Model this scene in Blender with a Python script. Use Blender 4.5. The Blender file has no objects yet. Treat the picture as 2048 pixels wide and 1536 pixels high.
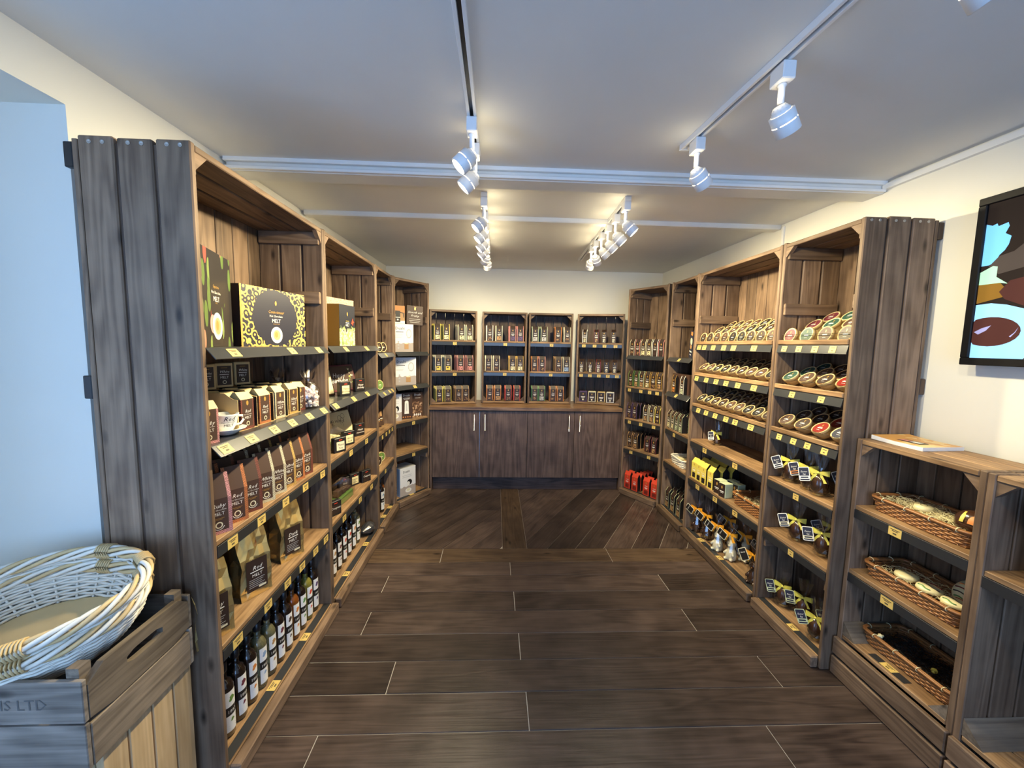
import bpy, math, random
from mathutils import Vector, Matrix, Quaternion
random.seed(11)
scene = bpy.context.scene
COL = scene.collection
PI = math.pi
R = math.radians

# ------------------------------------------------------------------ camera, world, daylight, exposure
cam_d = bpy.data.cameras.new('camera'); cam = bpy.data.objects.new('camera', cam_d); COL.objects.link(cam)
cam_d.sensor_fit = 'HORIZONTAL'; cam_d.sensor_width = 36.0; cam_d.lens = 800.0 / 2048.0 * 36.0
cam_d.clip_start = 0.02; cam_d.clip_end = 200
_f, _vp, _nad = 800.0, (-33.0, -79.0), (-154.0, 8130.0)
_dn = Vector((_nad[0], _nad[1], _f)).normalized()
_dy = Vector((_vp[0], _vp[1], _f)); _dy = (_dy - _dn * _dy.dot(_dn)).normalized()
_up = -_dn; _dx = _dy.cross(_up)
if _dx.x < 0: _dx = -_dx
def _w(v): return Vector((_dx.dot(v), _dy.dot(v), _up.dot(v)))
_xc, _yc, _zc = _w(Vector((1, 0, 0))), _w(Vector((0, -1, 0))), _w(Vector((0, 0, -1)))
cam.matrix_world = Matrix(((_xc.x, _yc.x, _zc.x, 0), (_xc.y, _yc.y, _zc.y, 0), (_xc.z, _yc.z, _zc.z, 1.6), (0, 0, 0, 1)))
scene.camera = cam

SKY = (0.29, 0.51, 0.95); SKY_STRENGTH = 6.0
world = bpy.data.worlds.new('world'); scene.world = world; world.use_nodes = True
bgn = world.node_tree.nodes['Background']
bgn.inputs['Color'].default_value = (*SKY, 1); bgn.inputs['Strength'].default_value = SKY_STRENGTH
LAMP_COLOR = (1.0, 0.85, 0.53); LAMP_W = 53.0
vs = scene.view_settings
vs.view_transform = 'Standard'; vs.look = 'None'; vs.gamma = 1.0; vs.use_curve_mapping = False
vs.exposure = 0.35
scene.cycles.max_bounces = 8; scene.cycles.diffuse_bounces = 4; scene.cycles.glossy_bounces = 3
scene.cycles.transparent_max_bounces = 12; scene.cycles.caustics_reflective = False; scene.cycles.caustics_refractive = False

def portal(name, loc, rot, sx, sy):                                  # sampling portals in the window openings
    l = bpy.data.lights.new(name, 'AREA'); l.shape = 'RECTANGLE'; l.size = sx; l.size_y = sy; l.cycles.is_portal = True
    o = bpy.data.objects.new(name, l); COL.objects.link(o); o.location = loc; o.rotation_euler = rot; return o

# ------------------------------------------------------------------ materials
MATS = {}
def nt(name):
    m = bpy.data.materials.new(name); m.use_nodes = True; MATS[name] = m
    return m, m.node_tree.nodes, m.node_tree.links, m.node_tree.nodes['Principled BSDF']
def plain(name, col, rough=0.6, metal=0.0, var=0.0, emit=None, coat=0.0, spec=0.5, trans=0.0):
    m, N, L, b = nt(name)
    b.inputs['Base Color'].default_value = (*col, 1); b.inputs['Roughness'].default_value = rough
    b.inputs['Metallic'].default_value = metal; b.inputs['Specular IOR Level'].default_value = spec
    if coat: b.inputs['Coat Weight'].default_value = coat
    if trans: b.inputs['Transmission Weight'].default_value = trans
    if emit:
        b.inputs['Emission Color'].default_value = (*col, 1); b.inputs['Emission Strength'].default_value = emit
    if var:
        tc = N.new('ShaderNodeTexCoord'); no = N.new('ShaderNodeTexNoise'); no.inputs['Scale'].default_value = 6; no.inputs['Detail'].default_value = 5
        mx = N.new('ShaderNodeMix'); mx.data_type = 'RGBA'; mx.blend_type = 'MULTIPLY'
        L.new(tc.outputs['Object'], no.inputs['Vector'])
        mr = N.new('ShaderNodeMapRange'); mr.inputs['To Min'].default_value = 1 - var; mr.inputs['To Max'].default_value = 1 + var
        L.new(no.outputs['Fac'], mr.inputs['Value'])
        mx.inputs['Factor'].default_value = 1; mx.inputs['A'].default_value = (*col, 1); L.new(mr.outputs['Result'], mx.inputs['B'])
        L.new(mx.outputs['Result'], b.inputs['Base Color'])
    return m
def clear(name, col, amount):                                        # thin clear film or sheet: mostly transparent, reflective at grazing angles
    m, N, L, b = nt(name); N.remove(b); out = N['Material Output']
    tr = N.new('ShaderNodeBsdfTransparent'); tr.inputs['Color'].default_value = (*col, 1)
    gl = N.new('ShaderNodeBsdfGlossy'); gl.inputs['Roughness'].default_value = 0.12; gl.inputs['Color'].default_value = (1, 1, 1, 1)
    lw = N.new('ShaderNodeLayerWeight'); lw.inputs['Blend'].default_value = 0.5
    fr = N.new('ShaderNodeMath'); fr.operation = 'POWER'; fr.inputs[1].default_value = 4.0; L.new(lw.outputs['Facing'], fr.inputs[0])
    ad = N.new('ShaderNodeMath'); ad.operation = 'ADD'; ad.use_clamp = True; ad.inputs[1].default_value = amount
    L.new(fr.outputs[0], ad.inputs[0])
    mx = N.new('ShaderNodeMixShader'); L.new(ad.outputs[0], mx.inputs[0]); L.new(tr.outputs[0], mx.inputs[1]); L.new(gl.outputs[0], mx.inputs[2])
    L.new(mx.outputs[0], out.inputs['Surface']); return m
def wood(name, dark, light, axis=2, rough=0.55, knots=True, grey=0.0, spread=0.35, fine=1.0, wf=(0.12, 0.6, 0.9)):
    """stained softwood: stretched grain lines, blotches and knots, varied from board to board"""
    m, N, L, b = nt(name)
    tc = N.new('ShaderNodeTexCoord'); oi = N.new('ShaderNodeObjectInfo')
    mul = N.new('ShaderNodeMath'); mul.operation = 'MULTIPLY'; mul.inputs[1].default_value = 37.0
    L.new(oi.outputs['Random'], mul.inputs[0])
    add = N.new('ShaderNodeVectorMath'); add.operation = 'ADD'
    L.new(tc.outputs['Object'], add.inputs[0]); L.new(mul.outputs[0], add.inputs[1])
    mp = N.new('ShaderNodeMapping'); s = [9.0 * fine] * 3; s[axis] = 0.9 * fine; mp.inputs['Scale'].default_value = s
    L.new(add.outputs[0], mp.inputs['Vector'])
    n1 = N.new('ShaderNodeTexNoise'); n1.inputs['Scale'].default_value = 1.0; n1.inputs['Detail'].default_value = 2.0; n1.inputs['Distortion'].default_value = 0.3
    L.new(mp.outputs[0], n1.inputs['Vector'])
    m2 = N.new('ShaderNodeMath'); m2.operation = 'MULTIPLY'; m2.inputs[1].default_value = 55.0; L.new(n1.outputs['Fac'], m2.inputs[0])
    sn = N.new('ShaderNodeMath'); sn.operation = 'SINE'; L.new(m2.outputs[0], sn.inputs[0])
    mp2 = N.new('ShaderNodeMapping'); s = [120.0 * fine] * 3; s[axis] = 4.0 * fine; mp2.inputs['Scale'].default_value = s; L.new(add.outputs[0], mp2.inputs['Vector'])
    n2 = N.new('ShaderNodeTexNoise'); n2.inputs['Scale'].default_value = 1.0; n2.inputs['Detail'].default_value = 3.0; L.new(mp2.outputs[0], n2.inputs['Vector'])
    n3 = N.new('ShaderNodeTexNoise'); n3.inputs['Scale'].default_value = 5.0; n3.inputs['Detail'].default_value = 3.0; L.new(add.outputs[0], n3.inputs['Vector'])
    def madd(src, k, prev):
        n = N.new('ShaderNodeMath'); n.operation = 'MULTIPLY_ADD'; n.inputs[1].default_value = k; L.new(src, n.inputs[0])
        if isinstance(prev, float): n.inputs[2].default_value = prev
        else: L.new(prev, n.inputs[2])
        return n
    a1 = madd(sn.outputs[0], wf[0], 0.5 - 0.5 * (wf[1] + wf[2])); a2 = madd(n2.outputs['Fac'], wf[1], a1.outputs[0]); a3 = madd(n3.outputs['Fac'], wf[2], a2.outputs[0])
    cr = N.new('ShaderNodeValToRGB'); cr.color_ramp.elements[0].position = 0.18; cr.color_ramp.elements[1].position = 0.85
    cr.color_ramp.elements[0].color = (*dark, 1); cr.color_ramp.elements[1].color = (*light, 1)
    L.new(a3.outputs[0], cr.inputs[0]); last = cr.outputs[0]
    if knots:
        mp3 = N.new('ShaderNodeMapping'); s = [11.0] * 3; s[axis] = 4.2; mp3.inputs['Scale'].default_value = s; L.new(add.outputs[0], mp3.inputs['Vector'])
        vo = N.new('ShaderNodeTexVoronoi'); vo.inputs['Scale'].default_value = 1.0; L.new(mp3.outputs[0], vo.inputs['Vector'])
        kr = N.new('ShaderNodeMapRange'); kr.inputs['From Min'].default_value = 0.05; kr.inputs['From Max'].default_value = 0.17
        L.new(vo.outputs['Distance'], kr.inputs['Value'])
        km = N.new('ShaderNodeMix'); km.data_type = 'RGBA'; km.inputs['A'].default_value = (dark[0] * .35, dark[1] * .35, dark[2] * .35, 1)
        L.new(kr.outputs[0], km.inputs['Factor']); L.new(last, km.inputs['B']); last = km.outputs['Result']
    vr = N.new('ShaderNodeMapRange'); vr.inputs['To Min'].default_value = 1 - spread; vr.inputs['To Max'].default_value = 1 + spread
    L.new(oi.outputs['Random'], vr.inputs['Value'])
    hs = N.new('ShaderNodeHueSaturation'); L.new(vr.outputs[0], hs.inputs['Value']); L.new(last, hs.inputs['Color'])
    L.new(hs.outputs[0], b.inputs['Base Color']); b.inputs['Roughness'].default_value = rough
    b.inputs['Specular IOR Level'].default_value = 0.35
    bp = N.new('ShaderNodeBump'); bp.inputs['Strength'].default_value = 0.25; bp.inputs['Distance'].default_value = 0.004
    L.new(a2.outputs[0], bp.inputs['Height']); L.new(bp.outputs[0], b.inputs['Normal'])
    return m
DK, LT = (0.095, 0.058, 0.036), (0.25, 0.165, 0.105)
for ax, nm in enumerate('xyz'): wood('wood_' + nm, DK, LT, ax, wf=(0.13, 0.5, 0.9))
for ax, nm in enumerate('xyz'): wood('shelfwood_' + nm, (0.13, 0.070, 0.033), (0.40, 0.25, 0.13), ax, spread=0.15)  # the bookcase wood made lighter, light on the shelf tops put into its colour
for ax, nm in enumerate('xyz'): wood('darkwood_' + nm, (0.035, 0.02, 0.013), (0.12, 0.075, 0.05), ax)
wood('greywood_x', (0.09, 0.075, 0.062), (0.31, 0.265, 0.22), 0, rough=0.8); wood('greywood_y', (0.085, 0.065, 0.048), (0.24, 0.19, 0.14), 1, rough=0.75)
wood('palewood_z', (0.42, 0.29, 0.15), (0.62, 0.45, 0.26), 2, spread=0.12, knots=False)
wood('floor_x', (0.026, 0.017, 0.0145), (0.105, 0.072, 0.059), 0, rough=0.36, spread=0.40, wf=(0.09, 0.55, 1.0), knots=False)
wood('floor_y', (0.05, 0.03, 0.018), (0.135, 0.085, 0.05), 1, rough=0.42, spread=0.2)
wood('floor_border', (0.05, 0.03, 0.019), (0.14, 0.09, 0.055), 0, rough=0.42, spread=0.15)
wood('laminate_z', (0.055, 0.033, 0.024), (0.21, 0.135, 0.10), 2, rough=0.4, knots=False, spread=0.10, fine=0.8)
wood('laminate_x', (0.04, 0.025, 0.02), (0.14, 0.09, 0.07), 0, rough=0.4, knots=False, spread=0.05)
wood('worktop_x', (0.10, 0.05, 0.025), (0.36, 0.21, 0.11), 0, rough=0.3, knots=False, spread=0.05)
plain('wall', (0.78, 0.76, 0.68), 0.85, var=0.02); plain('ceiling', (0.74, 0.73, 0.70), 0.9, var=0.03)
plain('beam_paint', (0.72, 0.71, 0.67), 0.7, var=0.12)
plain('white_paint', (0.80, 0.80, 0.78), 0.5); plain('white_metal', (0.82, 0.82, 0.82), 0.35)
plain('black_plastic', (0.012, 0.012, 0.014), 0.35); plain('black_strip', (0.022, 0.023, 0.026), 0.45)
plain('gloss_black', (0.032, 0.034, 0.037), 0.28, coat=0.2); plain('grout', (0.50, 0.46, 0.42), 0.9)
plain('ticket', (0.66, 0.47, 0.14), 0.5); plain('print', (0.10, 0.075, 0.04), 0.6)
plain('steel', (0.6, 0.6, 0.6), 0.25, metal=1.0); plain('screwhead', (0.45, 0.42, 0.38), 0.4, metal=0.7)
plain('choc', (0.030, 0.016, 0.012), 0.5); plain('choc_mid', (0.060, 0.030, 0.020), 0.55); plain('choc_gloss', (0.05, 0.022, 0.012), 0.18, coat=0.6)
plain('black_card', (0.012, 0.011, 0.012), 0.45); plain('navy', (0.016, 0.02, 0.045), 0.5)
plain('white_print', (0.80, 0.78, 0.72), 0.6); plain('gold_print', (0.55, 0.33, 0.08), 0.4, metal=0.3)
plain('white_card', (0.80, 0.80, 0.80), 0.5); plain('cream', (0.72, 0.66, 0.46), 0.5); plain('yellow', (0.74, 0.58, 0.10), 0.45)
plain('white_choc', (0.74, 0.66, 0.38), 0.35); plain('kraft', (0.52, 0.36, 0.17), 0.75, var=0.06); plain('kraft_light', (0.66, 0.50, 0.24), 0.7, var=0.05)
plain('gold_card', (0.46, 0.28, 0.07), 0.35, metal=0.6); plain('gold_foil', (0.88, 0.70, 0.32), 0.24, metal=0.88); plain('silver_foil', (0.75, 0.75, 0.72), 0.25, metal=0.9)
plain('pouch_top', (0.66, 0.50, 0.22), 0.55, var=0.1)
plain('red', (0.62, 0.055, 0.025), 0.45); plain('red_dark', (0.22, 0.02, 0.015), 0.3); plain('pink', (0.66, 0.27, 0.24), 0.55); plain('orange', (0.62, 0.22, 0.05), 0.5)
plain('green', (0.10, 0.26, 0.08), 0.5); plain('leaf', (0.13, 0.24, 0.05), 0.5); plain('palegreen', (0.50, 0.56, 0.36), 0.5); plain('mint', (0.018, 0.06, 0.045), 0.5)
plain('purple', (0.10, 0.06, 0.16), 0.5); plain('plum', (0.14, 0.025, 0.04), 0.5); plain('tan', (0.42, 0.24, 0.10), 0.6); plain('blue_print', (0.25, 0.36, 0.55), 0.5)
plain('grey_print', (0.45, 0.45, 0.45), 0.6); plain('orange_bow', (0.86, 0.38, 0.02), 0.45); plain('yellow_bow', (0.80, 0.72, 0.12), 0.45)
plain('bottle_dark', (0.010, 0.006, 0.005), 0.08, coat=0.4); plain('bottle_clear', (0.42, 0.40, 0.22), 0.06, trans=0.75); plain('bottle_amber', (0.26, 0.08, 0.015), 0.08, trans=0.4)
plain('bottle_red', (0.10, 0.01, 0.012), 0.1, coat=0.3); plain('bottle_yellow', (0.42, 0.38, 0.07), 0.06, trans=0.6)
plain('porcelain', (0.80, 0.80, 0.74), 0.2, coat=0.4); plain('froth', (0.55, 0.30, 0.14), 0.6, var=0.3)
plain('wicker_white', (0.76, 0.72, 0.62), 0.5, var=0.12); plain('wicker_tan', (0.62, 0.45, 0.22), 0.5, var=0.15); plain('wicker_brown', (0.28, 0.12, 0.04), 0.38, var=0.3)
plain('straw', (0.84, 0.76, 0.46), 0.7, var=0.1); plain('stencil', (0.085, 0.078, 0.072), 0.8); plain('bunny_white', (0.86, 0.80, 0.58), 0.35); plain('marsh', (0.80, 0.66, 0.62), 0.6, var=0.08); plain('foil_black', (0.10, 0.10, 0.11), 0.18, metal=0.6)
plain('lens', (1.0, 0.86, 0.58), 0.3, emit=28.0); plain('slot_glow', (1.0, 0.88, 0.70), 0.3, emit=2.0)
for nm, c, e in (('scr_blue', (0.14, 0.42, 0.82), .62), ('scr_blue2', (0.22, 0.48, 0.80), .62), ('scr_dark', (0.014, 0.010, 0.009), .6), ('scr_brown', (0.050, 0.018, 0.016), .6), ('scr_mid', (0.050, 0.040, 0.036), .6), ('scr_green', (0.30, 0.58, 0.40), .6), ('scr_lilac', (0.24, 0.24, 0.45), .6), ('scr_gold', (0.16, 0.085, 0.015), .6)): plain(nm, c, 0.6, emit=e, spec=0.05)
plain('tv_bezel', (0.006, 0.006, 0.007), 0.4, spec=0.2)
clear('cello', (0.94, 0.94, 0.94), 0.10); clear('acrylic', (0.96, 0.96, 0.94), 0.02); clear('glass', (0.95, 0.97, 0.97), 0.0); clear('acrylic_edge', (0.9, 0.9, 0.85), 0.55)

def tiles(name, col, dark=(0.03, 0.015, 0.012)):                     # printed bands of little blocks on the pouch edges
    m, N, L, b = nt(name); tc = N.new('ShaderNodeTexCoord'); sp = N.new('ShaderNodeSeparateXYZ'); cb = N.new('ShaderNodeCombineXYZ')
    L.new(tc.outputs['Object'], sp.inputs[0]); L.new(sp.outputs['X'], cb.inputs['X']); L.new(sp.outputs['Z'], cb.inputs['Y'])
    br = N.new('ShaderNodeTexBrick'); br.inputs['Scale'].default_value = 60; br.inputs['Color1'].default_value = (*col, 1)
    br.inputs['Color2'].default_value = (col[0] * .75, col[1] * .7, col[2] * .7, 1); br.inputs['Mortar'].default_value = (*dark, 1); br.inputs['Mortar Size'].default_value = 0.03
    L.new(cb.outputs[0], br.inputs['Vector']); L.new(br.outputs['Color'], b.inputs['Base Color']); b.inputs['Roughness'].default_value = 0.5
for nm, c in dict(pink=(0.72, 0.33, 0.31), orange=(0.62, 0.22, 0.07), cream=(0.74, 0.68, 0.46), brown=(0.22, 0.06, 0.04), gold=(0.66, 0.42, 0.12), red=(0.55, 0.05, 0.04)).items(): tiles('tiles_' + nm, c)

def printed(name, build):                                            # a printed front: build(N, L, x, z) -> colour socket, in the panel's own metres
    m, N, L, b = nt(name); tc = N.new('ShaderNodeTexCoord'); sp = N.new('ShaderNodeSeparateXYZ'); L.new(tc.outputs['Object'], sp.inputs[0])
    c = build(N, L, tc, sp); L.new(c, b.inputs['Base Color']); b.inputs['Roughness'].default_value = 0.4
def _math(N, L, op, a, b=None):
    n = N.new('ShaderNodeMath'); n.operation = op
    for i, v in enumerate((a, b)):
        if v is None: continue
        if isinstance(v, (int, float)): n.inputs[i].default_value = v
        else: L.new(v, n.inputs[i])
    return n.outputs[0]
def _mix(N, L, f, a, b):
    n = N.new('ShaderNodeMix'); n.data_type = 'RGBA'
    L.new(f, n.inputs['Factor']) if not isinstance(f, float) else None
    for k, v in (('A', a), ('B', b)):
        if isinstance(v, tuple): n.inputs[k].default_value = (*v, 1)
        else: L.new(v, n.inputs[k])
    return n.outputs['Result']
def _floral(N, L, tc, sp):
    vo = N.new('ShaderNodeTexVoronoi'); vo.inputs['Scale'].default_value = 34; L.new(tc.outputs['Object'], vo.inputs['Vector'])
    wv = _math(N, L, 'SINE', _math(N, L, 'MULTIPLY', vo.outputs['Distance'], 13.0))
    gold = _math(N, L, 'GREATER_THAN', wv, 0.15)
    ex = _math(N, L, 'DIVIDE', sp.outputs['X'], 0.148); ez = _math(N, L, 'DIVIDE', sp.outputs['Z'], 0.130)
    no = N.new('ShaderNodeTexNoise'); no.inputs['Scale'].default_value = 40; L.new(tc.outputs['Object'], no.inputs['Vector'])
    r = _math(N, L, 'ADD', _math(N, L, 'ADD', _math(N, L, 'MULTIPLY', ex, ex), _math(N, L, 'MULTIPLY', ez, ez)), _math(N, L, 'MULTIPLY', no.outputs['Fac'], 0.35))
    out = _math(N, L, 'GREATER_THAN', r, 1.15)
    return _mix(N, L, _math(N, L, 'MULTIPLY', out, gold), (0.016, 0.016, 0.03), (0.72, 0.46, 0.10))
printed('floral_print', _floral)
def _botanic(N, L, tc, sp):
    mp = N.new('ShaderNodeMapping'); mp.inputs['Scale'].default_value = (26, 26, 9); L.new(tc.outputs['Object'], mp.inputs['Vector'])
    vo = N.new('ShaderNodeTexVoronoi'); vo.inputs['Scale'].default_value = 1.0; L.new(mp.outputs[0], vo.inputs['Vector'])
    cr = N.new('ShaderNodeValToRGB'); cr.color_ramp.interpolation = 'CONSTANT'
    for p, c in ((0.0, (0.10, 0.16, 0.035)), (0.42, (0.17, 0.23, 0.06)), (0.62, (0.45, 0.07, 0.05)), (0.76, (0.5, 0.2, 0.13)), (0.86, (0.08, 0.12, 0.03))):
        e = cr.color_ramp.elements.new(p) if p not in (0.0,) else cr.color_ramp.elements[0]; e.position = p; e.color = (*c, 1)
    sc = N.new('ShaderNodeSeparateColor'); L.new(vo.outputs['Color'], sc.inputs[0]); L.new(sc.outputs[0], cr.inputs[0])
    near = _math(N, L, 'LESS_THAN', vo.outputs['Distance'], 0.42)
    side = _math(N, L, 'GREATER_THAN', _math(N, L, 'ABSOLUTE', sp.outputs['X']), 0.055)
    return _mix(N, L, _math(N, L, 'MULTIPLY', near, side), (0.018, 0.014, 0.013), cr.outputs[0])
printed('botanic_print', _botanic)
def _meadow(N, L, tc, sp):
    no = N.new('ShaderNodeTexNoise'); no.inputs['Scale'].default_value = 40; no.inputs['Detail'].default_value = 4; L.new(tc.outputs['Object'], no.inputs['Vector'])
    cr = N.new('ShaderNodeValToRGB')
    for p, c in ((0.0, (0.03, 0.05, 0.02)), (0.45, (0.22, 0.30, 0.10)), (0.56, (0.70, 0.66, 0.42)), (0.64, (0.62, 0.16, 0.12)), (0.75, (0.78, 0.74, 0.6))):
        e = cr.color_ramp.elements.new(p) if p else cr.color_ramp.elements[0]; e.position = p; e.color = (*c, 1)
    L.new(no.outputs['Fac'], cr.inputs[0])
    h = _math(N, L, 'ADD', _math(N, L, 'MULTIPLY', no.outputs['Fac'], 0.18), sp.outputs['Z'])
    return _mix(N, L, _math(N, L, 'LESS_THAN', h, 0.07), (0.015, 0.016, 0.024), cr.outputs[0])
printed('meadow_print', _meadow)
def _map(N, L, tc, sp):
    no = N.new('ShaderNodeTexNoise'); no.inputs['Scale'].default_value = 12; no.inputs['Detail'].default_value = 6; L.new(tc.outputs['Object'], no.inputs['Vector'])
    ln = _math(N, L, 'GREATER_THAN', _math(N, L, 'ABSOLUTE', _math(N, L, 'SINE', _math(N, L, 'MULTIPLY', no.outputs['Fac'], 55.0))), 0.35)
    c = _mix(N, L, ln, (0.28, 0.16, 0.11), (0.70, 0.52, 0.30))
    top = _math(N, L, 'GREATER_THAN', _math(N, L, 'ADD', sp.outputs['Z'], _math(N, L, 'MULTIPLY', no.outputs['Fac'], 0.1)), 0.13)
    return _mix(N, L, top, c, _mix(N, L, ln, (0.25, 0.13, 0.10), (0.55, 0.36, 0.27)))
printed('map_print', _map)
def _kitchen(N, L, tc, sp):                                          # photo on the appliance cartons: grey worktop below, white above
    no = N.new('ShaderNodeTexNoise'); no.inputs['Scale'].default_value = 25; L.new(tc.outputs['Object'], no.inputs['Vector'])
    z = _math(N, L, 'ADD', sp.outputs['Z'], _math(N, L, 'MULTIPLY', no.outputs['Fac'], 0.03))
    return _mix(N, L, _math(N, L, 'LESS_THAN', z, -0.035), (0.78, 0.78, 0.78), (0.42, 0.36, 0.32))
printed('carton_print', _kitchen)
def _brownphoto(N, L, tc, sp):
    no = N.new('ShaderNodeTexNoise'); no.inputs['Scale'].default_value = 45; no.inputs['Detail'].default_value = 4; L.new(tc.outputs['Object'], no.inputs['Vector'])
    cr = N.new('ShaderNodeValToRGB')
    for p, c in ((0.0, (0.04, 0.02, 0.012)), (0.5, (0.10, 0.05, 0.03)), (0.58, (0.45, 0.26, 0.14)), (0.7, (0.65, 0.5, 0.35))):
        e = cr.color_ramp.elements.new(p) if p else cr.color_ramp.elements[0]; e.position = p; e.color = (*c, 1)
    L.new(no.outputs['Fac'], cr.inputs[0])
    return _mix(N, L, _math(N, L, 'LESS_THAN', sp.outputs['Z'], 0.03), (0.06, 0.03, 0.02), cr.outputs[0])
printed('brownphoto_print', _brownphoto)
def _magazine(N, L, tc, sp):
    no = N.new('ShaderNodeTexNoise'); no.inputs['Scale'].default_value = 14; L.new(tc.outputs['Object'], no.inputs['Vector'])
    return _mix(N, L, _math(N, L, 'GREATER_THAN', no.outputs['Fac'], 0.55), (0.62, 0.33, 0.10), (0.75, 0.55, 0.26))
printed('magazine_print', _magazine)

# ------------------------------------------------------------------ mesh helpers
class MB:
    def __init__(s): s.v = []; s.f = []; s.m = []; s.mats = []; s.sm = []
    def mi(s, mat):
        if mat not in s.mats: s.mats.append(mat)
        return s.mats.index(mat)
    def face(s, pts, mat, smooth=False):
        b = len(s.v); s.v += [tuple(p) for p in pts]; s.f.append(tuple(range(b, b + len(pts)))); s.m.append(s.mi(mat)); s.sm.append(smooth)
    def add(s, vs, fs, mat, smooth=False):
        b = len(s.v); s.v += [tuple(p) for p in vs]; k = s.mi(mat)
        for f in fs: s.f.append(tuple(b + i for i in f)); s.m.append(k); s.sm.append(smooth)
    def box(s, x0, x1, y0, y1, z0, z1, mat, ch=0.0, T=None):
        if ch <= 0:
            vs = [(x, y, z) for z in (z0, z1) for y in (y0, y1) for x in (x0, x1)]
            fs = [(0, 2, 3, 1), (4, 5, 7, 6), (0, 1, 5, 4), (2, 6, 7, 3), (0, 4, 6, 2), (1, 3, 7, 5)]
        else:
            c = min(ch, (x1 - x0) * .45, (y1 - y0) * .45, (z1 - z0) * .45); vs = []; idx = {}
            for ix, X, sx in ((0, x0, 1), (1, x1, -1)):
                for iy, Y, sy in ((0, y0, 1), (1, y1, -1)):
                    for iz, Z, sz in ((0, z0, 1), (1, z1, -1)):
                        for ax in range(3):
                            p = [X + sx * c, Y + sy * c, Z + sz * c]; p[ax] = (X, Y, Z)[ax]
                            idx[(ix, iy, iz, ax)] = len(vs); vs.append(tuple(p))
            fs = []
            for ax in range(3):
                o = [a for a in range(3) if a != ax]
                for s0 in (0, 1):
                    q = []
                    for (u, w) in ((0, 0), (1, 0), (1, 1), (0, 1)):
                        k = [0, 0, 0]; k[ax] = s0; k[o[0]] = u; k[o[1]] = w; q.append(idx[(k[0], k[1], k[2], ax)])
                    n = (1 if s0 else -1) * (-1 if ax == 1 else 1)
                    fs.append(tuple(q if n > 0 else q[::-1]))
            for ax in range(3):                                       # edges along ax
                o = [a for a in range(3) if a != ax]
                for u in (0, 1):
                    for w in (0, 1):
                        a = [0, 0, 0]; a[o[0]] = u; a[o[1]] = w; b = list(a); b[ax] = 1
                        fs.append((idx[(*a, o[0])], idx[(*b, o[0])], idx[(*b, o[1])], idx[(*a, o[1])]))
            for ix in (0, 1):
                for iy in (0, 1):
                    for iz in (0, 1): fs.append(tuple(idx[(ix, iy, iz, a)] for a in range(3)))
        if T is not None: vs = [tuple(T @ Vector(p)) for p in vs]
        s.add(vs, fs, mat)
    def lathe(s, prof, mat, n=16, c=(0, 0, 0), T=None, smooth=True, sx=1.0, sy=1.0, ang=(0, 2 * PI)):
        full = abs(ang[1] - ang[0] - 2 * PI) < 1e-6; k = n if full else n + 1; vs = []; fs = []
        for r, z in prof:
            for i in range(k):
                a = ang[0] + (ang[1] - ang[0]) * i / n
                vs.append((c[0] + r * sx * math.cos(a), c[1] + r * sy * math.sin(a), c[2] + z))
        for j in range(len(prof) - 1):
            for i in range(n):
                i2 = (i + 1) % k
                fs.append((j * k + i, j * k + i2, (j + 1) * k + i2, (j + 1) * k + i))
        if T is not None: vs = [tuple(T @ Vector(p)) for p in vs]
        s.add(vs, fs, mat, smooth)
    def disc(s, c, rx, rz, mat, n=20, y=0.0, T=None):
        vs = [(c[0] + rx * math.cos(2 * PI * i / n), y, c[1] + rz * math.sin(2 * PI * i / n)) for i in range(n)]
        if T is not None: vs = [tuple(T @ Vector(p)) for p in vs]
        s.add(vs, [tuple(range(n))], mat)
    def ring(s, c, r0, r1, mat, n=20, y=0.0, a0=0.0, a1=2 * PI, T=None):
        vs = []; fs = []
        for i in range(n + 1):
            a = a0 + (a1 - a0) * i / n
            for r in (r0, r1): vs.append((c[0] + r * math.cos(a), y, c[1] + r * math.sin(a)))
        for i in range(n): fs.append((2 * i, 2 * i + 1, 2 * i + 3, 2 * i + 2))
        if T is not None: vs = [tuple(T @ Vector(p)) for p in vs]
        s.add(vs, fs, mat)
    def rect(s, x0, x1, z0, z1, mat, y=0.0, T=None):
        vs = [(x0, y, z0), (x1, y, z0), (x1, y, z1), (x0, y, z1)]
        if T is not None: vs = [tuple(T @ Vector(p)) for p in vs]
        s.add(vs, [(0, 1, 2, 3)], mat)
    def tube(s, path, r, mat, n=6, closed=False, cap=True):
        P = [Vector(p) for p in path]; m = len(P); vs = []; fs = []
        up = Vector((0, 0, 1))
        for i, p in enumerate(P):
            t = (P[(i + 1) % m] - P[i - 1]) if closed else (P[min(i + 1, m - 1)] - P[max(i - 1, 0)])
            if t.length < 1e-9: t = Vector((1, 0, 0))
            t.normalize(); u = t.cross(up)
            if u.length < 1e-3: u = t.cross(Vector((0, 1, 0)))
            u.normalize(); w = u.cross(t); rr = r[i] if isinstance(r, (list, tuple)) else r
            for k in range(n):
                a = 2 * PI * k / n; vs.append(tuple(p + (u * math.cos(a) + w * math.sin(a)) * rr))
        for i in range(m if closed else m - 1):
            j = (i + 1) % m
            for k in range(n): fs.append((i * n + k, i * n + (k + 1) % n, j * n + (k + 1) % n, j * n + k))
        if cap and not closed: fs.append(tuple(range(n))); fs.append(tuple((m - 1) * n + k for k in range(n)))
        s.add(vs, fs, mat, True)
    def poly(s, pts, mat, y=0.0, T=None):
        vs = [(p[0], y, p[1]) for p in pts]
        if T is not None: vs = [tuple(T @ Vector(p)) for p in vs]
        s.add(vs, [tuple(range(len(vs)))], mat)
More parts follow.
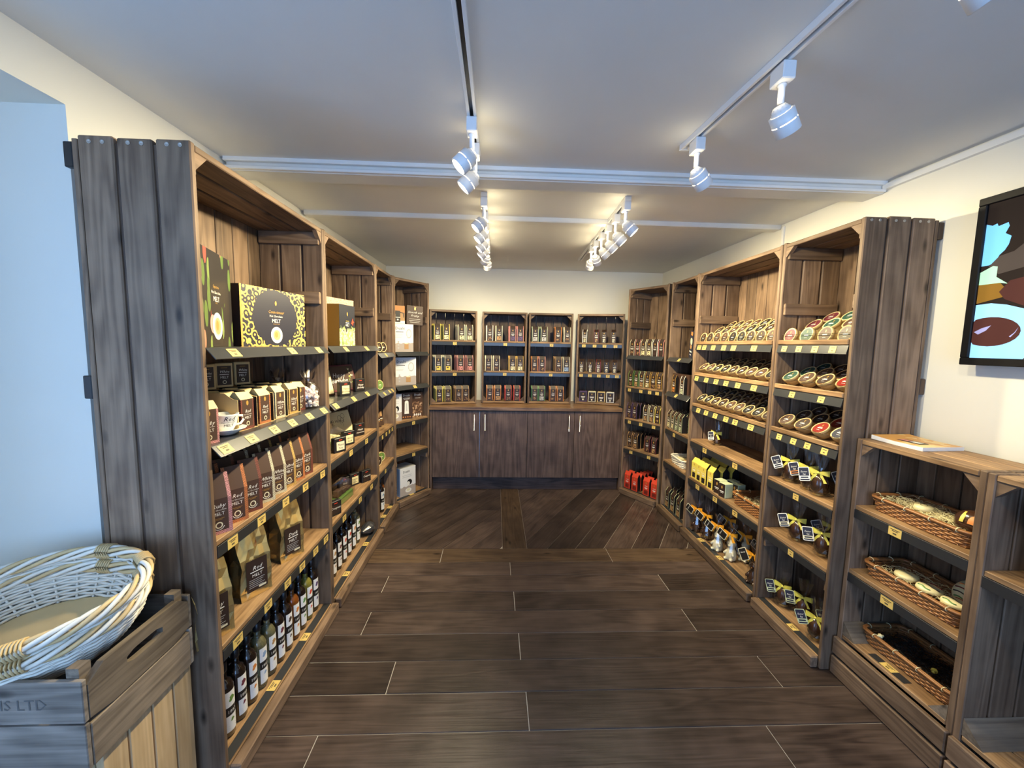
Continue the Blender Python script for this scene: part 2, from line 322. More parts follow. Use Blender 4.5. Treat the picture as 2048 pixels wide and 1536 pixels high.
    def prism(s, poly, z0, z1, mat):                                  # footprint polygon (counter-clockwise) between two heights
        n = len(poly); vs = [(x, y, z0) for x, y in poly] + [(x, y, z1) for x, y in poly]
        fs = [tuple(range(n - 1, -1, -1)), tuple(range(n, 2 * n))] + [(i, (i + 1) % n, n + (i + 1) % n, n + i) for i in range(n)]
        s.add(vs, fs, mat)
    def text(s, body, size, x, z, mat, y=0.0, shear=0.0, align='CENTER', T=None):
        vs, fs = glyphs(body, size, shear, align)
        vs = [(x + p[0], y, z + p[1]) for p in vs]
        if T is not None: vs = [tuple(T @ Vector(p)) for p in vs]
        s.add(vs, fs, mat)
    def mesh(s, name):
        me = bpy.data.meshes.new(name); me.from_pydata(s.v, [], s.f)
        for k in s.mats: me.materials.append(MATS[k])
        me.polygons.foreach_set('material_index', s.m); me.polygons.foreach_set('use_smooth', s.sm); me.update(); return me
    def build(s, name, parent=None, loc=None, rot=None): return ob(name, s.mesh(name), parent, loc, rot)
_G = {}
def glyphs(body, size, shear, align):
    k = (body, size, shear, align)
    if k not in _G:
        c = bpy.data.curves.new('t', 'FONT'); c.body = body; c.size = size; c.shear = shear; c.align_x = align; c.resolution_u = 1; c.fill_mode = 'FRONT'
        o = bpy.data.objects.new('t', c); COL.objects.link(o); bpy.context.view_layer.update()
        me = bpy.data.meshes.new_from_object(o.evaluated_get(bpy.context.evaluated_depsgraph_get()))
        _G[k] = ([tuple(v.co) for v in me.vertices], [tuple(p.vertices) for p in me.polygons])
        bpy.data.objects.remove(o); bpy.data.curves.remove(c); bpy.data.meshes.remove(me)
    return _G[k]
def ob(name, me, parent=None, loc=None, rot=None):
    o = bpy.data.objects.new(name, me); COL.objects.link(o)
    if parent is not None: o.parent = parent
    if loc is not None: o.location = loc
    if rot is not None: o.rotation_euler = rot
    return o
_B = {}
def board(name, parent, x0, x1, y0, y1, z0, z1, mat, ch=0.0025, loc0=(0, 0, 0)):
    """a plank between two corners of its parent's frame; planks of one size share their mesh"""
    k = (round(x1 - x0, 4), round(y1 - y0, 4), round(z1 - z0, 4), mat, ch)
    if k not in _B:
        m = MB(); a, b, c = (x1 - x0) / 2, (y1 - y0) / 2, (z1 - z0) / 2; m.box(-a, a, -b, b, -c, c, mat, ch); _B[k] = m.mesh('board')
    return ob(name, _B[k], parent, ((x0 + x1) / 2, (y0 + y1) / 2, (z0 + z1) / 2))
def tag(o, label, cat, group=None, kind=None):
    o['label'] = label; o['category'] = cat
    if group: o['group'] = group
    if kind: o['kind'] = kind
    return o
def thing(name, label, cat, loc=(0, 0, 0), rotz=0.0, group=None):
    o = bpy.data.objects.new(name, None); COL.objects.link(o); o.location = loc; o.rotation_euler = (0, 0, rotz); o.empty_display_size = .05
    return tag(o, label, cat, group)
def structure(o, label=None):
    o['kind'] = 'structure'
    if label: o['label'] = label
    return o
ORD = ['first', 'second', 'third', 'fourth', 'fifth', 'sixth', 'seventh', 'eighth', 'ninth', 'tenth', 'eleventh', 'twelfth', 'thirteenth']

# ------------------------------------------------------------------ the room
CEIL = 2.48; YB = 4.80; YF = -2.4
xL = lambda y: -1.279 - (4.76 - y) * 0.0249
xR = lambda y: 1.983 + (4.80 - y) * 0.017
AY0, AY1, AZ0, AZ1 = 0.10, 1.395, 0.45, 2.325                        # window alcove in the left wall
m = MB(); t = 0.50
m.prism([(xL(AY1), AY1), (xL(YB), YB), (xL(YB) - t, YB), (xL(AY1) - t, AY1)], 0, CEIL, 'wall')
m.prism([(xL(YF), YF), (xL(AY0), AY0), (xL(AY0) - t, AY0), (xL(YF) - t, YF)], 0, CEIL, 'wall')
m.prism([(xL(AY0), AY0), (xL(AY1), AY1), (xL(AY1) - t, AY1), (xL(AY0) - t, AY0)], AZ1, CEIL, 'wall')
m.prism([(xL(AY0), AY0), (xL(AY1), AY1), (xL(AY1) - t, AY1), (xL(AY0) - t, AY0)], 0, AZ0, 'wall')
WY = .78                                                              # window kept narrow, unseen wall panel added behind the recess to dim its jamb
m.prism([(xL(WY) - .40, WY), (xL(AY1) - .40, AY1), (xL(AY1) - t, AY1), (xL(WY) - t, WY)], AZ0, AZ1, 'wall')
structure(m.build('wall_left'), 'cream plastered wall with deep window recess')
m = MB(); m.prism([(xR(YF), YF), (xR(YF) + .2, YF), (xR(YB) + .2, YB), (xR(YB), YB)], 0, CEIL, 'wall'); structure(m.build('wall_right'), 'cream plastered wall behind the screen')
m = MB(); m.box(-2.0, 2.4, YB, YB + .2, 0, CEIL, 'wall'); structure(m.build('wall_back'), 'cream end wall above the crates')
m = MB()                                                             # made-up shop front behind the viewer, unseen, its wide opening lets daylight in
m.box(-2.1, -1.15, YF - .15, YF, 0, CEIL, 'wall'); m.box(1.85, 2.5, YF - .15, YF, 0, CEIL, 'wall'); m.box(-1.15, 1.85, YF - .15, YF, 2.3, CEIL, 'wall'); m.box(-1.15, 1.85, YF - .15, YF, 0, 0.25, 'wall')
structure(m.build('added_wall_front'), 'made-up shop front wall, unseen, to let daylight in')
m = MB(); m.box(-2.2, 2.5, YF - .2, YB + .3, CEIL, CEIL + .1, 'ceiling'); structure(m.build('ceiling'), 'white painted ceiling')
def window(name, label, corner, ux, w, h, bars):
    """timber window: frame, mullions and panes, ux = unit vector along the sill"""
    e = bpy.data.objects.new(name, None); COL.objects.link(e); e.location = corner; e.rotation_euler = (0, 0, math.atan2(ux[1], ux[0])); structure(e, label)
    for nm, a in (('window_frame', (0, w, -.03, .03, 0, .05)), ('window_frame', (0, w, -.03, .03, h - .05, h)), ('window_frame', (0, .05, -.03, .03, .05, h - .05)), ('window_frame', (w - .05, w, -.03, .03, .05, h - .05))): board(nm, e, *a, 'white_paint', .004)
    for i in range(1, bars): board('mullion', e, w * i / bars - .02, w * i / bars + .02, -.02, .02, .05, h - .05, 'white_paint', .003)
    for i in range(bars): board('pane', e, w * i / bars + .025, w * (i + 1) / bars - .025, -.003, .003, .05, h - .05, 'glass', 0)
window('window_1', 'white framed window in the recess', (xL(AY0) - .42, AY0, AZ0), (0, 1), WY - AY0, AZ1 - AZ0, 2)
window('added_window', 'made-up wide white framed shop window for daylight', (-1.15, YF - .08, .25), (1, 0), 3.0, 2.05, 3)
portal('daylight_portal', (xL(.45) - .46, (AY0 + WY) / 2, (AZ0 + AZ1) / 2), (0, R(-90), 0), AZ1 - AZ0, WY - AY0)
portal('daylight_portal', (.35, YF - .14, 1.275), (R(90), 0, 0), 3.0, 2.05)

# floor: a dark bed whose joints show, and planks laid on it one by one
m = MB(); m.box(-1.9, 2.4, YF - .1, YB + .1, -.05, -.004, 'grout'); floor = structure(m.build('floor'), 'dark stained oak plank floor')
def clip(poly, a, b, c):                                             # keep a*x+b*y<=c
    out = []
    for i in range(len(poly)):
        p, q = poly[i - 1], poly[i]; dp, dq = a * p[0] + b * p[1] - c, a * q[0] + b * q[1] - c
        if (dp <= 0) != (dq <= 0): s = dp / (dp - dq); out.append((p[0] + (q[0] - p[0]) * s, p[1] + (q[1] - p[1]) * s))
        if dq <= 0: out.append(q)
    return out
def plank(x0, x1, y0, y1, mat='floor_x', g=.0019): board('plank', floor, x0 + g, x1 - g, y0 + g, y1 - g, -.012, random.uniform(-.0012, 0), mat, .0015)
XL, XR = -1.42, 2.08
rows = [2.646, 2.81]; joints = {0: [.13]}
ys = [2.81, 2.646, 2.46, 2.272, 2.083, 1.893, 1.703, 1.514, 1.326]
while ys[-1] > -2.2: ys.append(ys[-1] - .1875)
js = [[.13], [-.71, 1.175], [.142], [-.716, 1.17], [.152], [-.479, 1.395], [.165], [-.70, 1.18]]
for i in range(len(ys) - 1):
    j = js[i] if i < len(js) else ([-.6 + .1 * (i % 3), 1.2 - .07 * (i % 4)] if i % 2 else [.15 + .05 * (i % 5)])
    e = [XL] + j + [XR]
    for a, b in zip(e, e[1:]): plank(a, b, ys[i + 1], ys[i])
for a, b in ((XL, -.385), (-.385, .9), (.9, XR)): plank(a, b, 2.81, 3.010, 'floor_border')
board('plank', floor, .080, .272, 3.012, YB, -.012, 0, 'floor_y', .0015)
ang = R(58.4); dx, dy = math.cos(ang), math.sin(ang); step = .2255
for side, (xa, xb) in enumerate(((XL, .078), (.274, XR))):
    for k in range(-11, 16):
        x0 = (.435 if side else -.393) + k * step
        # strip between lines through (x0,3.012) and (x0+step,3.012) with direction (dx,dy), cut into two lengths
        for s0, s1 in ((-.2, .55 + .31 * ((k * 7) % 4)), (.55 + .31 * ((k * 7) % 4), 3.2)):
            g = .0019
            P = [(x0 + g + dx * s0, 3.012 + dy * s0), (x0 + step - g + dx * s0, 3.012 + dy * s0), (x0 + step - g + dx * s1, 3.012 + dy * s1), (x0 + g + dx * s1, 3.012 + dy * s1)]
            for a, b, c in ((-1, 0, -xa), (1, 0, xb), (0, -1, -3.0125), (0, 1, YB)):
                P = clip(P, a, b, c)
                if len(P) < 3: break
            if len(P) < 3: continue
            ar = abs(sum(P[i - 1][0] * P[i][1] - P[i][0] * P[i - 1][1] for i in range(len(P)))) / 2
            if ar < .001: continue
            cx = sum(p[0] for p in P) / len(P); cy = sum(p[1] for p in P) / len(P)
            Q = [((p[0] - cx) * dx + (p[1] - cy) * dy, -(p[0] - cx) * dy + (p[1] - cy) * dx) for p in P]
            m = MB(); m.prism(Q, -.012, random.uniform(-.0012, 0), 'floor_x')
            m.build('plank', floor, (cx, cy, 0), (0, 0, ang))
# ceiling beams, trunking, skirting of the end wall
m = MB(); m.box(-1.33, 2.03, 2.105, 2.235, 2.425, CEIL + .02, 'beam_paint', .006); structure(m.build('beam'), 'rough painted ceiling beam nearer the viewer')
m = MB(); m.box(-1.31, 2.02, 2.855, 2.935, 2.450, CEIL + .02, 'beam_paint', .006); structure(m.build('beam'), 'shallow painted ceiling beam farther back')
m = MB(); m.box(-1.33, 2.02, 2.082, 2.106, 2.462, CEIL + .01, 'white_paint', .002); structure(m.build('trim_1'), 'white cable trunking along the beam')
m = MB(); m.box(-1.33, 2.02, 2.088, 2.106, 2.428, 2.443, 'white_paint', .002); structure(m.build('trim_2'), 'thin white strip on the beam edge')
m = MB(); m.prism([(xR(-2.3) - .022, -2.3), (xR(-2.3) + .01, -2.3), (xR(2.1) + .01, 2.1), (xR(2.1) - .022, 2.1)], 2.440, 2.466, 'white_paint'); structure(m.build('trim_3'), 'white cable trunking along the wall top')
m = MB(); m.box(xR(2.83) - .012, xR(2.83) + .01, 2.815, 2.835, 2.2, 2.46, 'white_paint', .002); structure(m.build('trim_4'), 'thin vertical cable trunking down the wall')

# ------------------------------------------------------------------ bookcases made from stacked crates
TK = MB(); TK.box(-.028, .028, -.0012, 0, -.018, .018, 'ticket', 0)
for z, w, h in ((.010, .020, .0018), (.004, .013, .0018), (-.007, .008, .0032)): TK.rect(-w, w, z - h, z + h, 'print', -.0015)
TK_ME = TK.mesh('price_ticket')
TS = MB(); TS.box(-.020, .020, -.0012, 0, -.016, .016, 'ticket', 0)
for z, w, h in ((.008, .013, .0018), (-.006, .006, .003)): TS.rect(-w, w, z - h, z + h, 'print', -.0015)
TS_ME = TS.mesh('price_ticket_small')
SCR = MB(); SCR.lathe([(.0, .0), (.0045, .0), (.0065, .0012), (.0065, .0)], 'screwhead', 10); SCR_ME = SCR.mesh('screw')
COR = MB(); COR.prism([(0, 0), (.055, 0), (0, .055)], -.012, .012, 'wood_x')
def corner_mesh(sx, sz):
    m = MB(); pts = [(0, 0), (sx * .055, 0), (0, sz * .055)]
    vs = [(x, y, z) for y in (0, .022) for x, z in pts]; m.add(vs, [(0, 1, 2), (5, 4, 3), (0, 3, 4, 1), (1, 4, 5, 2), (2, 5, 3, 0)], 'wood_x'); return m.mesh('corner_block')
CORN = {(sx, sz): corner_mesh(sx, sz) for sx in (1, -1) for sz in (1, -1)}
TH, DEP, GP = .022, .332, .011
def tickets(shelf, xs, y, z, rx, small=False, lab=None):
    for x in xs: ob('price_ticket', TS_ME if small else TK_ME, shelf, (x, y, z), (rx, 0, 0))
def shelf(parent, W, z, kind, tix, depth=DEP, small=False, strip=.040):
    """one shelf in the frame of its bookcase: top face at height z"""
    x0, x1 = TH + .001, W - TH - .001
    if kind == 'lip':                                                # dark glossy tray with a slanting ticket lip
        s = board('shelf', parent, x0, x1, .004, depth - .004, z - .008, z, 'gloss_black', .001); cz = s.location
        e = board('edge_strip', s, x0 - cz.x, x1 - cz.x, -.0015, .0015, -.024, .024, 'gloss_black', .0005); e.location = (0, -.012 - cz.y, z - .020 - cz.z); e.rotation_euler = (R(-42), 0, 0)
        a = R(-42); off = .0018
        tickets(s, [x - cz.x for x in tix], -.012 - cz.y - off * math.cos(a), z - .020 - cz.z + off * math.sin(-a), a, small)
        s['label'] = 'dark glossy tray shelf with slanting lip'
    elif kind == 'wood':
        s = board('shelf', parent, x0, x1, .004, depth - .004, z - .020, z, 'shelfwood_x', .002); cz = s.location
        board('edge_strip', s, x0 - cz.x, x1 - cz.x, .0 - cz.y, .004 - cz.y, z - .021 - strip - cz.z, z - .0205 - cz.z, 'black_strip', .0005)
        tickets(s, [x - cz.x for x in tix], -.0006 - cz.y, z - .021 - strip / 2 - cz.z, 0, small)
    elif kind == 'rack':                                             # timber tray with a rail and a clear guard in front
        s = board('shelf', parent, x0, x1, .012, depth - .004, z - .030, z - .012, 'shelfwood_x', .002); cz = s.location
        board('rail', s, x0 - cz.x, x1 - cz.x, -.004 - cz.y, .012 - cz.y, z - .026 - cz.z, z - cz.z, 'shelfwood_x', .003)
        n = max(3, int((x1 - x0) / .1))
        for i in range(n): board('divider', s, x0 + (i + .5) * (x1 - x0) / n - .006 - cz.x, x0 + (i + .5) * (x1 - x0) / n + .006 - cz.x, .014 - cz.y, .16 - cz.y, z - .011 - cz.z, z + .001 - cz.z, 'shelfwood_y', .002)
        board('guard', s, x0 + .01 - cz.x, x1 - .01 - cz.x, .013 - cz.y, .0155 - cz.y, z - .008 - cz.z, z + .030 - cz.z, 'acrylic', 0)
        board('guard_edge', s, x0 + .01 - cz.x, x1 - .012 - cz.x, .0125 - cz.y, .016 - cz.y, z + .030 - cz.z, z + .0325 - cz.z, 'acrylic_edge', 0)
        e = board('edge_strip', s, x0 - cz.x, x1 - cz.x, -.0015, .0015, -.022, .022, 'gloss_black', .0005); a = R(-14); e.location = (0, -.002 - cz.y, z - .050 - cz.z); e.rotation_euler = (a, 0, 0)
        tickets(s, [x - cz.x for x in tix], -.002 - cz.y - .0018 * math.cos(a), z - .050 - cz.z + .0018 * math.sin(-a), a, small)
    return s
def bookcase(label, loc, rotz, W, shelves, base_tix, H=2.21, end=None, cleats=(.40, 1.80, 2.115), group='tall crate bookcases along the walls', backgap=.006):
    b = thing('bookcase', label, 'bookcase', loc, rotz, group)
    bw = (DEP - 2 * GP) / 3
    for s in (0, 1):
        xa, xb = (0, TH) if s == 0 else (W - TH, W)
        for k in range(3): board('side_board', b, xa, xb, k * (bw + GP), k * (bw + GP) + bw, 0, H - random.uniform(0, .006), 'wood_z', .004)
        for k in range(2): board('gap_strip', b, xa + .008, xb - .008, k * (bw + GP) + bw - .002, (k + 1) * (bw + GP) + .002, .01, H - .02, 'darkwood_z', 0)
        for z in cleats:
            ca, cb = (TH, TH + .018) if s == 0 else (W - TH - .018, W - TH)
            board('cleat', b, ca, cb, .012, DEP - .006, z, z + .065, 'wood_y', .003)
        ob('corner_block', CORN[(1 if s == 0 else -1, -1)], b, (TH if s == 0 else W - TH, .004, H - .03))
    n = max(3, round((W - .02) / .118)); w = (W - backgap * (n - 1)) / n
    for k in range(n): board('back_board', b, k * (w + backgap), k * (w + backgap) + w, DEP + .001, DEP + .017, .02, H - .012, 'wood_z', .002)
    for k in range(3): board('top_board', b, TH, W - TH, .002 + k * (bw + GP), .002 + k * (bw + GP) + bw, H - .030, H - .008, 'wood_x', .003)
    for z, kind, tix in shelves: shelf(b, W, z, kind, tix, small=W < .6)
    # bottom ledge with a thick front rail standing proud of the side boards
    s = board('bottom_shelf', b, TH, W - TH, .0, DEP - .004, .036, .058, 'shelfwood_x', .002); c = s.location
    board('base_rail', b, .018, W - .012, -.040, -.002, .001, .060, 'wood_x', .005)
    board('edge_strip', s, TH + .002 - c.x, W - TH - .002 - c.x, .006 - c.y, .044 - c.y, .0585 - c.z, .0600 - c.z, 'black_strip', .0003)
    for x in base_tix: ob('price_ticket', TK_ME, s, (x - c.x, .025 - c.y, .0602 - c.z), (R(-90), 0, 0))
    if end:                                                          # the end panel one sees from the shop floor: screw heads, spacer blocks to the wall
        x = -.0004 if end == 'near0' else W + .0004; ry = R(-90) if end == 'near0' else R(90)
        for k in range(3):
            for q in (.28, .66): ob('screw', SCR_ME, b, (x, k * (bw + GP) + bw * q, H - .020), (0, ry, 0))
        for z in (1.40, 2.115): board('spacer_block', b, (.002 if end == 'near0' else W - .022), (.022 if end == 'near0' else W - .002), DEP + .018, DEP + .046, z, z + .075, 'black_plastic' if end == 'near0' else 'darkwood_z', .003)
    return b
def frame(loc, rotz):                                                # map a bookcase's own x,y,z to the room
    c, s = math.cos(rotz), math.sin(rotz)
    return lambda x, y, z=0.0: (loc[0] + c * x - s * y, loc[1] + s * x + c * y, z)
BC = {}
def case(key, label, loc, rotz, W, shelves, base, **k):
    BC[key] = (frame(loc, rotz), rotz, W); return bookcase(label, loc, rotz, W, shelves, base, **k)
Z1 = (1.571, 1.240, .908, .522); Z2 = (1.510, 1.184, .840, .518); Z3 = (1.655, 1.402, 1.147, .840, .518)
case('B1', 'tall bookcase beside the window with drinking chocolate and syrups', (-.945, 1.332, 0), R(90), .955,
     [(Z1[0], 'lip', (.14, .55, .83)), (Z1[1], 'lip', (.07, .22, .38, .53, .70, .87)), (Z1[2], 'wood', (.10, .28, .47, .66, .86)), (Z1[3], 'wood', (.10, .30, .46, .60, .75, .88))], (.36, .66), end='near0')
case('B2', 'tall bookcase of greeting slabs beyond the window bookcase', (-.945, 2.290, 0), R(90), .955,
     [(Z1[0], 'lip', (.26, .66)), (Z1[1], 'lip', (.08, .38, .66)), (Z1[2], 'wood', (.34, .66)), (Z1[3], 'wood', (.20, .50, .76))], (.28, .68))
case('B3', 'narrow bookcase between the greeting slabs and the appliance boxes', (-.945, 3.248, 0), R(90), .525,
     [(Z2[0], 'lip', (.22,)), (Z2[1], 'lip', (.16, .32, .42)), (Z2[2], 'wood', (.12, .24, .34, .44)), (Z2[3], 'wood', (.2,))], (.22, .42))
a4 = math.atan2(.408, .258)
case('B4', 'corner bookcase with white appliance boxes beside the cupboard', (-.944, 3.780, 0), a4, .485,
     [(Z2[0], 'lip', ()), (Z2[1], 'lip', (.26,)), (Z2[2], 'wood', (.25,)), (Z2[3], 'wood', (.25,))], (.24,))
a1 = math.atan2(-.424, .248)
case('R1', 'corner bookcase of chocolate packs with red bags at its foot', (1.400, 4.246, 0), a1, .495,
     [(Z2[0], 'lip', ()), (Z2[1], 'wood', (.07, .22, .33, .42)), (Z2[2], 'wood', (.09, .24, .40)), (Z2[3], 'wood', (.13, .36))], (), backgap=.007)
case('R2', 'narrow bookcase between the red bags and the wide tub display', (1.655, 3.775, 0), R(-90), .50,
     [(Z2[0], 'lip', (.26,)), (Z2[1], 'lip', (.24,)), (Z2[2], 'wood', (.22,)), (Z2[3], 'wood', ())], ())
case('R3', 'wide bookcase of kraft tubs with chocolate bunnies at its foot', (1.655, 3.273, 0), R(-90), .955,
     [(Z3[0], 'rack', (.08, .16, .29, .43, .55, .77)), (Z3[1], 'rack', (.07, .22, .36, .49, .63, .80)), (Z3[2], 'rack', (.13, .25, .38, .52, .63, .80)), (Z3[3], 'wood', (.26, .66)), (Z3[4], 'wood', (.19, .45, .70))], (.25, .52))
case('R4', 'narrow bookcase of kraft tubs with a planked end facing the screen', (1.655, 2.312, 0), R(-90), .515,
     [(Z3[0], 'rack', (.08, .19, .30, .41)), (Z3[1], 'rack', (.17, .37)), (Z3[2], 'rack', (.10, .21, .31, .42)), (Z3[3], 'wood', (.26,)), (Z3[4], 'wood', (.26,))], (.29,), end='far')

# low crate units under the screen
def low_unit(label, loc, W, zs, tix):
    b = thing('crate_unit', label, 'shelf unit', loc, R(-90), 'low crate units under the screen'); H, D = 1.190, .294; bw = (D - .016) / 3
    for s in (0, 1):
        xa, xb = (0, .024) if s == 0 else (W - .024, W)
        for k in range(3): board('side_board', b, xa, xb, k * (bw + .008), k * (bw + .008) + bw, .03, H, 'wood_z', .003)
        ob('corner_block', CORN[(1 if s == 0 else -1, -1)], b, (.024 if s == 0 else W - .024, .006, H - .025))
    for k in range(3): board('top_board', b, .025, W - .025, k * (bw + .004), k * (bw + .004) + bw, H - .024, H - .002, 'shelfwood_x', .003)
    n = max(4, round(W / .105)); w = (W - .007 * (n - 1)) / n
    for k in range(n): board('back_board', b, k * (w + .007), k * (w + .007) + w, D + .001, D + .016, .02, H - .02, 'wood_z', .002)
    for z, tx in zip(zs, tix): shelf(b, W, z, 'wood', tx, depth=D)
    board('bottom_board', b, .026, W - .026, .002, .110, .195, .215, 'shelfwood_x', .003); board('bottom_board', b, .026, W - .026, .116, .224, .195, .215, 'shelfwood_x', .003); board('bottom_board', b, .026, W - .026, .230, D - .002, .195, .215, 'shelfwood_x', .003)
    board('front_board', b, .003, W - .003, -.022, -.001, .105, .192, 'wood_x', .004); board('front_board', b, .003, W - .003, -.024, -.003, .002, .092, 'wood_x', .004)
    for s in (1, -1):
        o = MB(); y0, y1 = .003, D - .003
        vs = [(x, y, z) for y in (y0, y1) for x, z in ((0, 0), (s * .065, 0), (0, .065))]
        o.add(vs, [(0, 1, 2), (5, 4, 3), (0, 3, 4, 1), (1, 4, 5, 2), (2, 5, 3, 0)], 'greywood_y'); o.build('wedge', b, (.025 if s == 1 else W - .025, 0, .2155))
    board('ticket_strip', b, W * .30, W * .62, .012, .048, .2155, .2168, 'black_strip', .0002)
    ob('price_ticket', TK_ME, b, (W * .46, .030, .2170), (R(-90), 0, 0))
    return b
low_unit('low crate unit under the screen holding three wicker trays', (1.720, 1.792, 0), .506, (.872, .555), ((.22,), (.22,)))
low_unit('low crate unit nearest the viewer with the red-tagged bag', (1.716, 1.283, 0), .80, (.845,), ((.5,),))

# ------------------------------------------------------------------ cupboard with worktop, upright crates
c = thing('cupboard_run', 'brown laminate cupboard run with four doors and a recessed plinth', 'cupboard', (-.668, 4.262, 0))
m = MB(); m.box(0, 2.052, .02, .50, .145, .890, 'laminate_z', 0); m.build('carcass', c)
m = MB(); m.box(0, 2.052, .055, .075, 0, .142, 'laminate_x', .001); m.build('plinth', c)
m = MB(); m.box(-.026, -.002, .0, .50, 0, .890, 'laminate_z', .001); m.build('end_panel', c); m = MB(); m.box(2.054, 2.078, .0, .50, 0, .890, 'laminate_z', .001); m.build('end_panel', c)
for k in range(4):
    d = board('door', c, k * .513 + .002, k * .513 + .511, 0, .018, .150, .882, 'laminate_z', .001); dc = d.location
    hx = (k * .513 + (.452 if k in (0, 2) else .055)) - dc.x
    h = MB(); h.tube([(hx, -.036, .160), (hx, -.036, .335)], .006, 'steel', 8); h.tube([(hx, 0, .185), (hx, -.036, .185)], .004, 'steel', 6); h.tube([(hx, 0, .310), (hx, -.036, .310)], .004, 'steel', 6); h.build('handle', d)
    if k in (0, 1): 
        s = MB(); sx = (.2555 if k == 0 else -.2545); s.box(sx - .0035, sx + .0035, -.0105, -.0085, -.36, .36, 'steel' if k == 0 else 'laminate_z', 0); s.build('edge_trim', d)
m = MB(); m.box(-.70, 1.392, 4.245, YB - .004, .892, .930, 'worktop_x', .003); tag(m.build('worktop'), 'block-stave wooden worktop on the cupboard run', 'worktop')
def upright(label, loc, rot, W):
    b = thing('upright_crate', label, 'crate', loc, rot, 'upright crates on the worktop'); H, D = 1.030, .225
    for xa in (0, W - .020):
        for k in range(2): board('side_board', b, xa, xa + .020, k * .114, k * .114 + .108, 0, H, 'wood_z', .002)
    board('top_board', b, .020, W - .020, 0, D, H - .022, H, 'wood_x', .002); bt = board('bottom_board', b, .020, W - .020, 0, D, .003, .024, 'shelfwood_x', .002)
    n = 5; w = (W - .006 * (n - 1)) / n
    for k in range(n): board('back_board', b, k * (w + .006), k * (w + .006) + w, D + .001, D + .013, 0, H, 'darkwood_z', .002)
    for sx in (1, -1):
        for sz in (1, -1): ob('corner_block', CORN[(sx, sz)], b, (.020 if sx == 1 else W - .020, .03, .0245 if sz == 1 else H - .0225))
    return b
UZ = (.935 + .024, 1.300, 1.638)
CR = []
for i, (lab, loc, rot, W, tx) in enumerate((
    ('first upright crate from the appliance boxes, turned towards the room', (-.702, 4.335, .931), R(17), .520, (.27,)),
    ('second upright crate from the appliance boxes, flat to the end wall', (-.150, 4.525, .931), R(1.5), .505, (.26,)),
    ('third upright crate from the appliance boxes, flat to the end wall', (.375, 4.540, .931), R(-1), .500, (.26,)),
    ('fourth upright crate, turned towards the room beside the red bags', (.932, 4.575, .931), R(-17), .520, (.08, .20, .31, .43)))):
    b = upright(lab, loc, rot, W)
    for j, z in enumerate((1.638, 1.300)):
        s = board('shelf', b, .021, W - .021, .004, .222, z - .931 - .018, z - .931, 'shelfwood_x', .002); cz = s.location
        board('edge_strip', s, .021 - cz.x, W - .021 - cz.x, .0 - cz.y, .004 - cz.y, z - .931 - .055 - cz.z, z - .931 - .019 - cz.z, 'gloss_black', .0004)
        tt = tx if not (i == 3 and j == 1) else (.06, .16, .26, .36, .46)
        for x in tt: ob('price_ticket', TS_ME, s, (x - cz.x, -.0006 - cz.y, z - .931 - .037 - cz.z))
    CR.append((frame(loc, rot), rot, W))
m = MB(); m.box(.870, .905, 4.76, YB, .930, 1.9, 'white_paint', .002); structure(m.build('trim_5'), 'white pipe casing between two crates')

# ------------------------------------------------------------------ screen on the wall
tv = thing('television', 'flat television on the wall showing chocolate pieces', 'television', (1.962, 1.618, 1.552), R(-90))
TW, THH = 1.20, .672                                                 # own x runs along the wall towards the viewer, y towards the wall
board('body', tv, 0, TW, .012, .050, 0, THH, 'tv_bezel', .008)
m = MB(); m.box(0, TW, 0, .012, 0, .030, 'tv_bezel', .003); m.box(0, TW, 0, .012, THH - .030, THH, 'tv_bezel', .003); m.box(0, .030, 0, .012, .030, THH - .030, 'tv_bezel', .003); m.box(TW - .030, TW, 0, .012, .030, THH - .030, 'tv_bezel', .003); m.build('bezel', tv)
m = MB(); a, b_, z0, z1 = .030, TW - .030, .030, THH - .030
m.rect(a, b_, z0, z1, 'scr_dark', .010)
m.poly([(a, .40), (a, .565), (.05, .555), (.065, .56), (.07, .548), (.10, .555), (.105, .54), (.095, .515), (.115, .50), (.11, .47), (.10, .45), (.085, .435), (.075, .41), (.055, .40)], 'scr_blue', .0096)
m.poly([(.055, .395), (.085, .43), (.13, .44), (.20, .50), (.20, .38), (.09, .36)], 'scr_mid', .0092)
m.poly([(a, .325), (a, .375), (.07, .395), (.085, .39), (.085, .35), (.125, .318), (.10, .325)], 'scr_green', .0090)
m.poly([(a, .250), (a, .325), (.10, .325), (.12, .30), (.12, .27)], 'scr_gold', .0088)
m.poly([(.10, .29), (.13, .33), (.30, .36), (.60, .30), (.60, .15), (.30, .17), (.12, .26)], 'scr_brown', .0086)
m.poly([(a, z0), (a, .245), (.08, .248), (.13, .238), (.22, .205), (.45, .15), (.45, z0)], 'scr_blue2', .0084)
pts = [(.085 + .098 * math.cos(t * PI / 12), .135 + .058 * math.sin(t * PI / 12)) for t in range(24)]
m.poly([(max(a, p[0]), p[1]) for p in pts], 'scr_brown', .0080)
m.poly([(.035, .135), (.06, .15), (.09, .16), (.075, .14), (.05, .125)], 'scr_lilac', .0076); m.poly([(.15, .115), (.165, .13), (.175, .15), (.168, .13), (.155, .112)], 'scr_lilac', .0076)
m.poly([(.20, z0), (.23, .07), (.40, .06), (.40, z0)], 'scr_brown', .0078)
m.build('screen_picture', tv)

